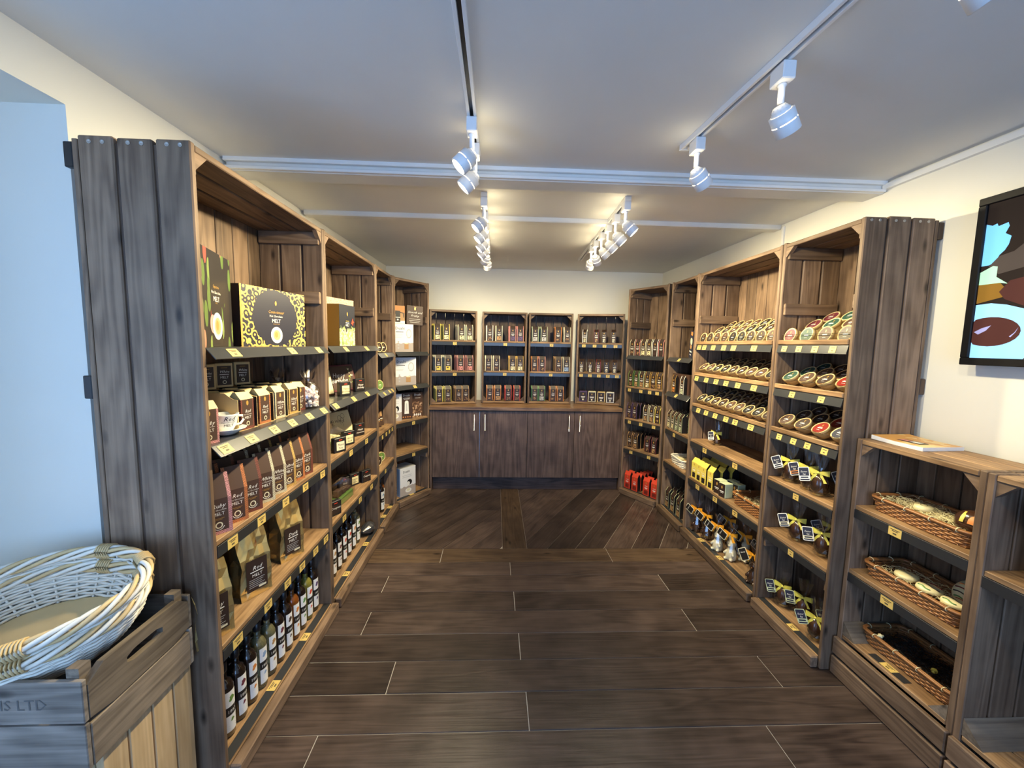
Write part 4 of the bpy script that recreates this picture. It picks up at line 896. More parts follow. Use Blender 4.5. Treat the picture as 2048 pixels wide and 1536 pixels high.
for lb, wd_, x, y, r_ in (('gold foil Ruby bag half hidden by the near post, fourth shelf', 'Ruby', .070, .080, -25), ('gold foil Red bag in the middle of the fourth shelf', 'Red', .330, .085, -28), ('gold foil bag standing behind the middle one, fourth shelf', 'Red', .455, .215, -15), ('gold foil Dark bag nearest the far post, fourth shelf', 'Dark', .625, .085, -25), ('gold foil bag in the dark at the back beside the black disc', 'Ruby', .160, .265, -10)):
    p, rz = wpt('B1', x, y, Z1[3] + .0008, R(r_)); item('foil_bag', lb, 'foil bag', kind(('foil', wd_), lambda: foil_bag(wd_)), p, rz, 'gold foil bags')
m = MB(); Tm = Matrix.Translation((0, 0, .076)) @ Matrix.Rotation(R(80), 4, 'X'); m.lathe([(0, .0), (.072, .0), (.075, -.004), (.075, -.014), (.072, -.018), (0, -.018)], 'black_plastic', 32, T=Tm); k2 = MB(); k2.lathe([(0, .003), (.003, .002), (.004, .0)], 'steel', 8, T=Tm)
p, rz = wpt('B1', .225, .175, Z1[3] + .0008, R(-35)); item('storage_lid', 'round black lid propped upright between two gold foil bags', 'lid', [('storage_lid', m.mesh('storage_lid')), ('centre_stud', k2.mesh('centre_stud'))], p, rz)

# syrup bottles
def bottle(glass, fruit, h=.300, r=.034):
    def f():
        m = MB(); m.lathe([(0, .003), (r - .004, .0), (r, .005), (r, h * .66), (r * .96, h * .69), (r * .72, h * .745), (r * .42, h * .78), (.0125, h * .81), (.0125, h * .885), (.0, h * .885)], glass, 18)
        c = MB(); c.lathe([(.0145, h * .875), (.0150, h * .88), (.0150, h * .995), (.013, h), (0, h)], 'black_plastic', 14)
        l = MB(); rr = r + .0006
        for z0, z1, mt in ((h * .08, h * .30, 'white_card'), (h * .30, h * .42, 'black_card'), (h * .42, h * .63, 'white_card')): l.lathe([(rr, z0), (rr, z1)], mt, 10, ang=(-PI / 2 - .64, -PI / 2 + .64))
        q = MB(); rq = rr + .0005
        vs_, fs_ = glyphs('1883', .018, 0, 'CENTER'); q.add([(rq * math.cos(x / rq - PI / 2), rq * math.sin(x / rq - PI / 2), h * .335 + z) for x, z, *_ in vs_], fs_, 'white_print')
        pics = []
        for cz, sc in ((h * .53, 1.0), (h * .24, .6)):
            g = MB(); pts = [(.0085 * sc * (1.25 + .45 * math.cos(3 * a + .5)) * math.cos(a), .0105 * sc * (1.15 + .3 * math.sin(2 * a)) * math.sin(a)) for a in [2 * PI * i / 18 for i in range(18)]]
            g.add([(rq * math.cos(x / rq - PI / 2), rq * math.sin(x / rq - PI / 2), cz + z) for x, z in pts], [tuple(range(18))], fruit); pics.append(('fruit_picture', g.mesh('fruit_picture')))
        for i in range(2): q.add([(rq * math.cos(x / rq - PI / 2), rq * math.sin(x / rq - PI / 2), z) for x, z in ((-.013, h * (.125 + .03 * i)), (.013, h * (.125 + .03 * i)), (.013, h * (.133 + .03 * i)), (-.013, h * (.133 + .03 * i)))], [(0, 1, 2, 3)], 'grey_print')
        return [('syrup_bottle', m.mesh('syrup_bottle')), ('cap', c.mesh('cap')), ('label', l.mesh('label'), [('lettering', q.mesh('lettering'))] + pics)]
    return kind(('bottle', glass, fruit, h, r), f)
BOT = [('bottle_red', 'red', 'deep red'), ('bottle_dark', 'leaf', 'dark'), ('bottle_dark', 'plum', 'dark'), ('bottle_dark', 'orange', 'dark'), ('bottle_clear', 'blue_print', 'clear'), ('bottle_clear', 'tan', 'clear'), ('bottle_dark', 'plum', 'dark'), ('bottle_dark', 'choc_mid', 'dark'), ('bottle_amber', 'orange', 'amber'), ('bottle_dark', 'green', 'dark'), ('bottle_yellow', 'red', 'yellow'), ('bottle_dark', 'purple', 'dark')]
FR = {'red': 'red fruit', 'leaf': 'green leaf', 'plum': 'plum-red', 'orange': 'orange', 'blue_print': 'blue', 'tan': 'tan', 'choc_mid': 'brown', 'green': 'bright green', 'purple': 'purple'}
for r_ in range(2):
    for k, (g, fr_, ds) in enumerate(BOT):
        p, rz = wpt('B1', .066 + k * .0745, .090 + r_ * .082, .0612, R(-12)); item('syrup_bottle', f'{ds} syrup bottle with {FR[fr_]} print, {ORD[k]} from near post, {["front", "back"][r_]} row, {WB}', 'bottle', bottle(g, fr_), p, rz, 'syrup bottles in the window bookcase')

# --- bookcase of greeting slabs ---------------------------------------
def d_meadow(l, w, h, y): l.rect(-.02, .02, h * .60, h * .615, 'gold_print', y); l.rect(-.022, .022, h * .555, h * .575, 'white_print', y); l.text('MELT', .020, 0, h * .48, 'white_print', y); l.disc((0, h * .78), .006, .014, 'gold_print', 8, y); l.poly([(.05, h * .55), (.06, h * .62), (.07, h * .70), (.075, h * .62), (.09, h * .6), (.075, h * .58), (.07, h * .5), (.062, h * .56)], 'red', y)
p, rz = wpt('B2', .415, .085, Z1[0] + .0005, R(-8)); put_carton('gift_box', 'gold-sided gift box with a flower meadow on its dark front', 'box', carton(.200, .110, .265, 'meadow_print', 'gold_card', deco=d_meadow, name='gift_box'), p, rz, 'gift boxes on top shelves')
p, rz = wpt('B2', .600, .190, Z1[0] + .0005, R(-16)); put_carton('gift_box', 'flat box with an old map printed on it behind the gold box', 'box', carton(.400, .030, .330, 'map_print', 'cream', name='gift_box'), p, rz, 'gift boxes on top shelves')
def slab(w, h, base, trim, lines, deco, colr='white_print'):
    def f():
        m = MB(); m.box(-w / 2, w / 2, -.008, .008, 0, h, trim, .004); f_ = MB(); f_.box(-w / 2 + .012, w / 2 - .012, -.011, -.008, .012, h - .012, base, .001)
        l = MB(); y = -.0116
        for i, (tx, sz) in enumerate(lines): l.text(tx, sz, 0, h * (.52 - .20 * i), colr, y, .3)
        rnd = random.Random(len(deco) + int(w * 1000))
        if deco == 'flowers':
            for _ in range(34):
                s_ = rnd.choice((-1, 1)); cx = s_ * rnd.uniform(w * .26, w * .43); cz = rnd.uniform(h * .15, h * .85); l.disc((cx, cz), .0055, .0055, rnd.choice(('cream', 'yellow', 'leaf')), 6, y)
        elif deco == 'balloons':
            for cx, cz in ((.04, .68), (.075, .74), (.06, .58)): l.ring((cx, h * cz), .017, .019, 'choc_mid', 14, y); l.rect(cx - .0008, cx + .0008, h * cz - .05, h * cz - .018, 'choc_mid', y)
            for _ in range(14): l.disc((-.06 + rnd.uniform(-.03, .03), h * .55 + rnd.uniform(-.02, .02)), .004, .003, 'choc_mid', 6, y)
        elif deco == 'tree':
            for q in range(3): l.poly([(-.03 + .01 * q, h * (.25 + .15 * q)), (.03 - .01 * q, h * (.25 + .15 * q)), (0, h * (.5 + .15 * q))], 'leaf' if q % 2 else 'orange', y - .0003 * q)
        elif deco == 'drizzle':
            for q in range(6): l.poly([(-w * .35, h * (.2 + .1 * q)), (w * .35, h * (.28 + .1 * q)), (w * .35, h * (.295 + .1 * q)), (-w * .35, h * (.215 + .1 * q))], 'cream' if q % 2 else 'tan', y)
        return [('chocolate_slab', m.mesh('chocolate_slab')), ('decorated_face', f_.mesh('decorated_face'), [('lettering', l.mesh('lettering'))])]
    return kind(('slab', w, h, base, trim, tuple(lines), deco), f)
def lean(key, name, label, cat, parts, x, y, z, rot, tilt, group):
    p, rz = wpt(key, x, y, z, rot); o = item(name, label, cat, parts, p, rz, group); o.rotation_mode = 'QUATERNION'
    o.rotation_quaternion = Quaternion((0, 0, 1), rz) @ Quaternion((1, 0, 0), R(-tilt)); return o
def mini(word, face):
    def f():
        w, d, h = .088, .034, .092; m = MB(); m.box(-w / 2, w / 2, -d / 2, d / 2, 0, h, 'black_card', .003); f_ = MB(); f_.rect(-w / 2 + .014, w / 2 - .014, .014, h * .74, face, -d / 2 - .0006)
        l = MB(); y = -d / 2 - .0012; c = 'choc' if face != 'choc' else 'white_print'
        a, *b = word.split(' '); l.text(a, .019, 0, h * .46, c, y, .3); l.text(b[0] if b else '', .019 if len(word) < 15 else .015, 0, h * .24, c, y, .3); l.rect(-.012, .012, h * .82, h * .88, 'red', y)
        return [('message_bar', m.mesh('message_bar')), ('front_print', f_.mesh('front_print')), ('lettering', l.mesh('lettering'))]
    return kind(('mini', word, face), f)
GS = 'chocolate slabs and message bars'
lean('B2', 'chocolate_slab', 'white chocolate slab with a small tree, beside the near post', 'slab', slab(.185, .180, 'white_choc', 'choc_gloss', [], 'tree'), .330, .160, Z1[1] + .0005, R(-22), 14, GS)
lean('B2', 'chocolate_slab', 'dark slab iced Happy Birthday among piped flowers', 'slab', slab(.330, .195, 'choc_mid', 'plum', [('Happy', .046), ('Birthday', .046)], 'flowers'), .630, .165, Z1[1] + .0005, R(-22), 16, GS)
for x, y, wd_, fc, lb in ((.405, .060, 'Happy Birthday', 'white_choc', 'small message bar with a white face before the tree slab'), (.665, .050, 'Happy Birthday', 'choc', 'small dark message bar before the Happy Birthday slab')):
    p, rz = wpt('B2', x, y, Z1[1] + .0005, R(-28)); item('message_bar', lb, 'chocolate bar', mini(wd_, fc), p, rz, GS)
lean('B2', 'chocolate_slab', 'dark slab drizzled with pale stripes, beside the near post', 'slab', slab(.200, .185, 'choc', 'choc_gloss', [], 'drizzle'), .340, .210, Z1[2] + .0005, R(-24), 18, GS)
lean('B2', 'chocolate_slab', 'white chocolate slab with balloons and Best Wishes lettering', 'slab', slab(.320, .190, 'white_choc', 'choc_gloss', [('Best Wishes', .030)], 'balloons', 'choc_mid'), .640, .190, Z1[2] + .0005, R(-22), 20, GS)
def gift_wrap(c, mat):
    def f():
        m = MB(); w, d, h = .150, .090, .110
        vs = [(-w * .42, -d * .42, 0), (w * .42, -d * .42, 0), (w * .42, d * .42, 0), (-w * .42, d * .42, 0), (-w / 2, -d / 2, h), (w / 2, -d / 2, h * .93), (w / 2, d / 2, h), (-w / 2, d / 2, h * 1.05), (-.01, 0, h * 1.5), (.012, .004, h * 1.45)]
        m.add(vs, [(0, 1, 5, 4), (1, 2, 6, 5), (2, 3, 7, 6), (3, 0, 4, 7), (4, 5, 9, 8), (5, 6, 9), (6, 7, 8, 9), (7, 4, 8)], 'cello')
        b = MB(); b.box(-w * .40, w * .40, -d * .40, d * .40, .001, .052, mat, .004); e = MB()
        for i in range(3): e.box(-.055 + i * .040, -.020 + i * .040, -.022, .014, .053, .100 - .012 * i, c, .004)
        return [('gift_basket', m.mesh('gift_basket')), ('tray', b.mesh('tray')), ('sweets', e.mesh('sweets'))]
    return kind(('wrap', c, mat), f)
p, rz = wpt('B2', .300, .105, Z1[2] + .0005, R(-12)); item('gift_basket', 'cellophane gift basket with a leafy green tray under the drizzled slab', 'gift basket', gift_wrap('white_choc', 'leaf'), p, rz, GS)
for x, y, wd_, fc, lb in ((.215, .030, 'Thank You', 'cream', 'small message bar nearest the gift basket on the third shelf'), (.400, .040, 'Good Luck', 'white_choc', 'small message bar between the two other bars on the third shelf'), (.670, .060, 'Happy Anniversary', 'choc', 'dark message bar lettered Happy Anniversary before the balloon slab')):
    p, rz = wpt('B2', x, y, Z1[2] + .0005, R(-28)); item('message_bar', lb, 'chocolate bar', mini(wd_, fc), p, rz, GS)
lean('B2', 'chocolate_slab', 'dark wrapped slab leaning in the green basket, fourth shelf', 'slab', slab(.170, .165, 'choc_mid', 'choc', [], 'drizzle'), .370, .200, Z1[3] + .0010, R(-20), 18, GS)
p, rz = wpt('B2', .385, .085, Z1[3] + .0005, R(-4)); item('gift_basket', 'long green gift basket with clear wrap on the fourth shelf', 'gift basket', gift_wrap('choc_mid', 'leaf'), p, rz, GS).scale = (1.75, 1, 1)
for x, y, wd_, fc, lb in ((.155, .045, 'Congrats', 'choc', 'small dark bar tucked behind the near post on the fourth shelf'), (.590, .150, 'Well Done', 'choc', 'small dark bar behind the white-faced bar on the fourth shelf'), (.690, .110, 'With Love', 'white_choc', 'white-faced message bar at the back of the fourth shelf'), (.770, .050, 'Congrats', 'choc', 'dark message bar nearest the far post on the fourth shelf')):
    p, rz = wpt('B2', x, y, Z1[3] + .0005, R(-28)); item('message_bar', lb, 'chocolate bar', mini(wd_, fc), p, rz, GS)
for k, (g, fr_, ds) in enumerate([('bottle_dark', 'leaf', 'dark'), ('bottle_dark', 'tan', 'dark'), ('bottle_dark', 'plum', 'dark'), ('bottle_dark', 'red', 'dark'), ('bottle_dark', 'red', 'dark'), ('bottle_dark', 'orange', 'dark'), ('bottle_clear', 'leaf', 'clear')]):
    p, rz = wpt('B2', .165 + k * .092, .115, .0612, R(-12)); item('syrup_bottle', f'{ds} syrup bottle with {FR[fr_]} print, {ORD[k]} from near post, foot of the slab bookcase', 'bottle', bottle(g, fr_), p, rz, 'syrup bottles below the greeting slabs')
m = MB(); rnd = random.Random(8); vs = []; n = 12
for j in range(7):
    t = j / 6; 
    for i in range(n):
        a = 2 * PI * i / n; r = math.sin(PI * (.06 + .88 * t)) * rnd.uniform(.85, 1.1); vs.append((-.085 + .17 * t, .055 * r * math.cos(a), max(.0, .046 + .046 * r * math.sin(a))))
m.add(vs, [(j * n + i, j * n + (i + 1) % n, (j + 1) * n + (i + 1) % n, (j + 1) * n + i) for j in range(6) for i in range(n)], 'foil_black'); m.add(vs[:n], [tuple(range(n))], 'foil_black'); m.add(vs[-n:], [tuple(range(n - 1, -1, -1))], 'foil_black')
p, rz = wpt('B2', .855, .060, .0612, R(-15)); item('wrapped_parcel', 'crumpled dark film-wrapped parcel lying beside the last bottle', 'parcel', [('wrapped_parcel', m.mesh('wrapped_parcel'))], p, rz)

# --- kraft tubs ---------------------------------------------------------
def tub(col, ring, L=.110, r=.044):
    """kraft cardboard tub; own axis z, lid end at the origin facing +z, body below"""
    def f():
        m = MB(); m.lathe([(0, -L), (r * .80, -L), (r * .93, -.014), (r * .93, -.006)], 'kraft_light', 20)
        l = MB(); l.lathe([(r * .95, -.018), (r, -.018), (r, -.001), (r * .985, 0), (r * .93, 0), (r * .92, -.002), (0, -.002)], 'kraft_light', 24)
        d = MB(); n = 20; Tz = Matrix.Rotation(R(-90), 4, 'X')
        d.lathe([(0, -.0012), (r * .86, -.0012)], col, n, smooth=False); d.lathe([(r * .86, -.0010), (r * .90, -.0010)], ring, n, smooth=False)
        q = MB()
        def rect(x0, x1, y0, y1, mt): q.add([(x0, y0, -.0006), (x1, y0, -.0006), (x1, y1, -.0006), (x0, y1, -.0006)], [(0, 1, 2, 3)], mt)
        rect(-.015, .015, -.005, .000, 'white_print'); rect(-.010, .010, -.017, -.0145, 'grey_print'); rect(-.0025, .0025, .012, .024, 'gold_print'); rect(-.012, .012, .0035, .005, 'white_print')
        return [('kraft_tub', m.mesh('kraft_tub')), ('lid', l.mesh('lid'), [('label', d.mesh('label'))]), ('lettering', q.mesh('lettering'))]
    return kind(('tub', col, ring, L, r), f)
def put_tub(key, x, y, z, tilt, parts, label, group, yaw=0.0):
    p, rz = wpt(key, x, y, z); o = item('kraft_tub', label, 'tub', parts, p, 0, group); o.rotation_mode = 'QUATERNION'
    # lid faces the aisle (own -y) raised by tilt
    o.rotation_quaternion = Quaternion((0, 0, 1), rz + yaw) @ Quaternion((1, 0, 0), R(90 - tilt)); return o
SH = ['top', 'second', 'third']
def tub_rows(key, nick, W, n, cols3, group):
    x0, x1 = TH + .052, W - TH - .052
    for s in range(3):
        z = Z3[s]; rows_ = [(.026, .040, 16, .120), (.150, .105, 48, .085), (.240, .150, 50, .100)] if s == 0 else [(.050, .064, 50, .050), (.150, .090, 52, .078), (.240, .112, 52, .098)]
        for r_, (y, dz, tilt, L) in enumerate(rows_):
            for k in range(n):
                x = x0 + (x1 - x0) * k / (n - 1) + (.012 * r_ if s == 0 else 0)
                if x > W - TH - .045: x = W - TH - .045
                col, ring, nm = cols3[(s * 7 + k // max(1, n // 4)) % len(cols3)]
                put_tub(key, x, y, z - .012 + dz, tilt, tub(col, ring, L), f'{nm}-lidded kraft tub, {ORD[k]} from the far post, {["front", "middle", "back"][r_]} row, {SH[s]} shelf, {nick}', group)
tub_rows('R3', 'wide tub bookcase', .955, 9, [('choc', 'tan', 'dark'), ('choc_mid', 'tan', 'brown'), ('black_card', 'tan', 'black')], 'kraft tubs in the wide bookcase')
tub_rows('R4', 'narrow tub bookcase', .515, 4, [('plum', 'cream', 'plum'), ('mint', 'palegreen', 'green'), ('choc_mid', 'tan', 'brown'), ('choc', 'orange', 'dark'), ('red_dark', 'tan', 'red'), ('navy', 'cream', 'navy')], 'kraft tubs in the narrow bookcase')

# --- narrow and corner bookcases on the window side ---------------------
for k in range(3):
    put_tub('B3', .205 + k * .092, .075 - .01 * k, Z2[0] + .046, 4, tub('choc', 'cream', .100), f'{ORD[k]} kraft tub from the near post, top shelf of narrow slab-side bookcase', 'tubs in the narrow window-side bookcase', yaw=R(-22))
put_tub('B3', .265, .055, Z2[1] + .046, 8, tub('leaf', 'cream', .100), 'green-lidded kraft tub before the wrapped bars, narrow slab-side bookcase', 'tubs in the narrow window-side bookcase', yaw=R(-25))
put_tub('B3', .350, .075, Z2[3] + .046, 3, tub('leaf', 'cream', .120), 'kraft tub lying alone with its green lid outwards, lowest wooden shelf', 'tubs in the narrow window-side bookcase', yaw=R(-35))
put_tub('B3', .215, .060, Z2[3] + .046, 3, tub('choc', 'cream', .100), 'kraft tub half hidden by the near post, narrow slab-side bookcase', 'tubs in the narrow window-side bookcase', yaw=R(-25))
def bar():
    w, d, h = .062, .016, .150; m = MB(); m.box(-w / 2, w / 2, -d / 2, d / 2, 0, h, 'choc_mid', .003); l = MB(); y = -d / 2 - .0006
    l.rect(-.020, .020, .085, .125, 'tan', y); l.rect(-.022, .022, .060, .066, 'white_print', y); l.rect(-.016, .016, .045, .050, 'gold_print', y)
    return [('wrapped_bar', m.mesh('wrapped_bar')), ('print', l.mesh('print'))]
for k, (x, zi) in enumerate(((.320, 1), (.400, 1), (.250, 2), (.330, 2), (.410, 2))):
    lean('B3', 'wrapped_bar', f'{ORD[k if zi == 1 else k - 2]} brown wrapped bar from the near post, {"second" if zi == 1 else "third"} shelf, narrow slab-side bookcase', 'chocolate bar', kind('bar', bar), x, .150 if zi == 1 else .090, Z2[zi] + .001, R(-28), 12, 'wrapped bars in the narrow bookcase')
for k in range(4):
    p, rz = wpt('B3', .160 + k * .085, .085 + .02 * (k % 2), .0612, R(-25)); item('syrup_bottle', f'brown syrup bottle, {ORD[k]} from near post, foot of the narrow slab-side bookcase', 'bottle', bottle('bottle_amber' if k == 3 else 'bottle_dark', 'blue_print', .300 if k > 1 else .255), p, rz, 'syrup bottles in the narrow bookcase')
def d_dual(l, w, h, y):
    l.text('Dualit', .038, -w * .14, h * .80, 'black_card', y); l.rect(-w * .34, w * .02, h * .705, h * .725, 'black_card', y)
    for i in range(3): l.rect(-w * .36, -w * .02 - .006 * i, h * (.62 - .05 * i), h * (.63 - .05 * i), 'grey_print', y)
    l.disc((w * .28, h * .66), w * .13, h * .17, 'grey_print', 16, y); l.disc((w * .28, h * .66), w * .10, h * .13, 'white_print', 14, y - .0004); l.rect(w * .185, w * .20, h * .28, h * .58, 'white_print', y - .0004)
    l.rect(w * .06, w * .26, h * .10, h * .30, 'tan', y - .0005); l.disc((w * .16, h * .30), w * .10, h * .02, 'cream', 12, y - .0008)
    for i in range(3): l.disc((-w * .22, h * (.14 + .11 * i)), .009, .009, 'grey_print', 10, y)
def d_dual2(l, w, h, y):
    l.text('Dualit', .034, -w * .10, h * .82, 'black_card', y)
    for i in range(2): l.rect(-w * .36, w * .24, h * (.72 - .06 * i), h * (.73 - .06 * i), 'grey_print', y)
    l.disc((w * .10, h * .46), w * .16, h * .10, 'black_card', 16, y); l.disc((w * .02, h * .42), w * .10, h * .07, 'white_print', 14, y - .0004); l.disc((w * .02, h * .18), w * .20, h * .08, 'white_print', 16, y - .0004); l.disc((w * .02, h * .20), w * .12, h * .05, 'cream', 12, y - .0008)
def d_froth(l, w, h, y):
    l.text('Dualit', .030, 0, h * .86, 'white_print', y); l.rect(-w * .3, w * .3, h * .79, h * .805, 'white_print', y); l.rect(-w * .25, w * .25, h * .755, h * .765, 'white_print', y)
    l.poly([(-w * .20, h * .20), (w * .20, h * .20), (w * .16, h * .66), (w * .08, h * .70), (-w * .08, h * .70), (-w * .16, h * .66)], 'white_print', y)
    l.rect(-.004, .004, h * .30, h * .60, 'grey_print', y - .0004)
    for i in range(4): l.disc((-w * .3 + i * w * .2, h * .08), .007, .007, 'orange', 8, y)
def d_brown(l, w, h, y):
    l.text('Dualit', .030, w * .05, h * .86, 'white_print', y); l.rect(-w * .2, w * .3, h * .76, h * .775, 'white_print', y)
    for i in range(4): l.disc((-w * .25 + i * w * .18, h * .10), .008, .012, 'white_print', 8, y)
def side_print(o, w, d, h, mat):                                     # darker printed side of the appliance cartons
    m = MB(); m.box(-w / 2 - .0012, -w / 2 - .0002, -d / 2 + .004, d / 2, h * .02, h * .98, mat, 0); 
    for i in range(3): m.disc((0, 0), .008, .008, 'black_card', 8, 0, T=Matrix.Translation((-w / 2 - .0016, -d * .15, h * (.12 + .09 * i))) @ Matrix.Rotation(R(90), 4, 'Z'))
    m.build('side_print', o)
AB = 'appliance cartons'
F4 = 'B4'
p, rz = wpt(F4, .205, .120, Z2[0] + .0005, R(-28)); o = put_carton('appliance_box', 'tall white Dualit frother box on the glass-thin top shelf', 'box', carton(.205, .150, .268, 'carton_print', 'white_card', 'white_card', d_dual, 'appliance_box'), p, rz, AB); side_print(o, .205, .150, .268, 'scr_mid')
def d_pot(l, w, h, y):
    l.rect(-w / 2, w / 2, h * .62, h * .98, 'orange', y); l.rect(-w / 2, w / 2, h * .60, h * .62, 'choc_mid', y - .0003); l.rect(-w / 2, w / 2, h * .02, h * .18, 'white_print', y)
    l.rect(w * .0, w * .26, h * .10, h * .72, 'black_card', y - .0006); l.rect(w * .0, w * .26, h * .34, h * .38, 'white_print', y - .001); l.poly([(w * .26, h * .66), (w * .44, h * .62), (w * .46, h * .36), (w * .42, h * .36), (w * .40, h * .58), (w * .26, h * .62)], 'black_card', y - .0006)
    l.disc((w * .13, h * .24), .009, .009, 'white_print', 8, y - .001)
p, rz = wpt(F4, .150, .150, Z2[0] + .2695, R(-26)); put_carton('photo_card', 'orange photo card of a black milk pot above the Dualit box', 'card', carton(.190, .060, .178, 'tan', 'orange', deco=d_pot, name='photo_card'), p, rz, AB)
def d_sign(l, w, h, y):
    l.disc((0, h * .84), .009, .014, 'gold_print', 8, y); l.rect(-.012, .012, h * .93, h * .945, 'gold_print', y); l.text('Smooth and', .030, 0, h * .60, 'white_print', y, .3); l.text('Frothy', .030, 0, h * .42, 'white_print', y, .3)
    for i in range(3): l.rect(-w * (.34 - .05 * (i == 2)), w * (.34 - .05 * (i == 2)), h * (.29 - .085 * i), h * (.305 - .085 * i), 'white_print', y)
o = put_carton('shelf_sign', 'dark brown sign lettered Smooth and Frothy', 'sign', carton(.165, .004, .190, 'choc_mid', 'choc', deco=d_sign, name='shelf_sign'), wpt(F4, .335, .060, Z2[0] + .2690)[0], 0, AB); o.rotation_mode = 'QUATERNION'; o.rotation_quaternion = Quaternion((0, 0, 1), BC[F4][1] + R(-28)) @ Quaternion((1, 0, 0), R(-4)) @ Quaternion((0, 1, 0), R(3))
p, rz = wpt(F4, .225, .130, Z2[1] + .0005, R(-26)); o = put_carton('appliance_box', 'white Dualit box with a red jug, second shelf of the corner bookcase', 'box', carton(.235, .165, .270, 'carton_print', 'white_card', 'white_card', d_dual, 'appliance_box'), p, rz, AB); side_print(o, .235, .165, .270, 'grey_print')
for k, (x, w, h, dd, fr_, sd, lb) in enumerate(((.092, .112, .262, d_dual2, 'carton_print', 'white_card', 'white Dualit jug box, first of three boxes on the third shelf'), (.232, .118, .265, d_froth, 'choc_mid', 'choc', 'dark box with a white hand frother, middle of three boxes'), (.380, .118, .258, d_brown, 'brownphoto_print', 'choc', 'dark photo box of chocolate pots, last of three boxes'))):
    p, rz = wpt(F4, x, .105, Z2[2] + .0005, R(-24)); put_carton('appliance_box', lb, 'box', carton(w, .120, h, fr_, sd, None, dd, 'appliance_box'), p, rz, AB)
p, rz = wpt(F4, .215, .115, .0612, R(-8)); o = put_carton('appliance_box', 'white Dualit milk frother box standing alone on the bottom ledge', 'box', carton(.190, .160, .290, 'carton_print', 'white_card', 'grey_print', d_dual2, 'appliance_box'), p, rz, AB); side_print(o, .190, .160, .290, 'blue_print')

# --- corner bookcase of packs beside the cupboard (tub side) ------------
def row(key, specs, z, shelf_name, nick, group, y0=.040, dy=.052, rot=0.0, depth=1, parts=None, what='pack'):
    for k, (x, st_, pic, ds, n_) in enumerate(specs):
        for r_ in range(n_):
            p, rz = wpt(key, x + .004 * r_, y0 + dy * r_, z + .0005, rot)
            pos = '' if n_ == 1 else (', front' if r_ == 0 else f', {ORD[r_]} deep')
            item('chocolate_pack', f'{ds} {what}, {ORD[k]} from far end{pos}, {shelf_name}, {nick}', 'chocolate pack', slim_pack(st_, pic) if parts is None else parts(st_, pic), p, rz, group)
RC = 'red-bag corner bookcase'
X6 = [.062 + k * .072 for k in range(6)]
row('R1', [(X6[0], 'cream', 'choc_mid', 'cream-edged', 3), (X6[1], 'pink', 'choc_mid', 'pink-edged', 3), (X6[2], 'cream', 'white_choc', 'white-windowed', 2), (X6[3], 'cream', 'white_choc', 'white-windowed', 2), (X6[4], 'white_print', 'choc', 'white-edged', 3), (X6[5], 'pink', 'choc', 'coral-edged', 2)], Z2[0], 'top shelf', RC, 'packs in the corner bookcase', parts=lambda a, b: slim_pack(a, b, .062, .044, .170))
row('R1', [(X6[0], 'leaf', 'choc_mid', 'green-edged', 3), (X6[1], 'green', 'tan', 'dark green-edged', 2), (X6[2], 'palegreen', 'tan', 'pale green-edged', 3), (X6[3], 'gold_print', 'white_choc', 'gold-edged', 3), (X6[4], 'gold_print', 'choc_mid', 'gold-edged', 2), (X6[5], 'gold_print', 'tan', 'gold-edged', 2)], Z2[1], 'second shelf', RC, 'packs in the corner bookcase', parts=lambda a, b: slim_pack(a, b, .062, .044, .165))
row('R1', [(X6[0], 'purple', 'choc_mid', 'purple-edged', 3), (X6[1], 'purple', 'choc_mid', 'purple-edged', 4), (.062 + 3 * .072, 'cream', 'tan', 'cream-edged', 4), (.062 + 4 * .072, 'cream', 'tan', 'cream-edged', 3), (.062 + 5 * .072, 'yellow', 'choc_mid', 'yellow-edged', 3)], Z2[2], 'third shelf', RC, 'packs in the corner bookcase', parts=lambda a, b: slim_pack(a, b, .062, .044, .165))
row('R1', [(.075, 'tan', 'choc_mid', 'tan-edged', 3), (.150, 'tan', 'tan', 'tan-edged', 4), (.305, 'plum', 'choc_mid', 'plum-edged', 3), (.385, 'plum', 'tan', 'plum-edged', 3)], Z2[3], 'fourth shelf', RC, 'packs in the corner bookcase', y0=.055, parts=lambda a, b: slim_pack(a, b, .062, .044, .165))
row('R1', [(.075, 'red', 'red_dark', 'bright red', 2), (.175, 'red', 'red_dark', 'bright red', 5), (.325, 'red', 'red_dark', 'bright red', 2), (.425, 'red', 'red_dark', 'bright red', 2)], .0608, 'bottom ledge', RC, 'red bags', y0=.050, parts=lambda a, b: slim_pack('red', b, .078, .046, .185, 'Chilli', 'black_card', 'red'), what='bag')
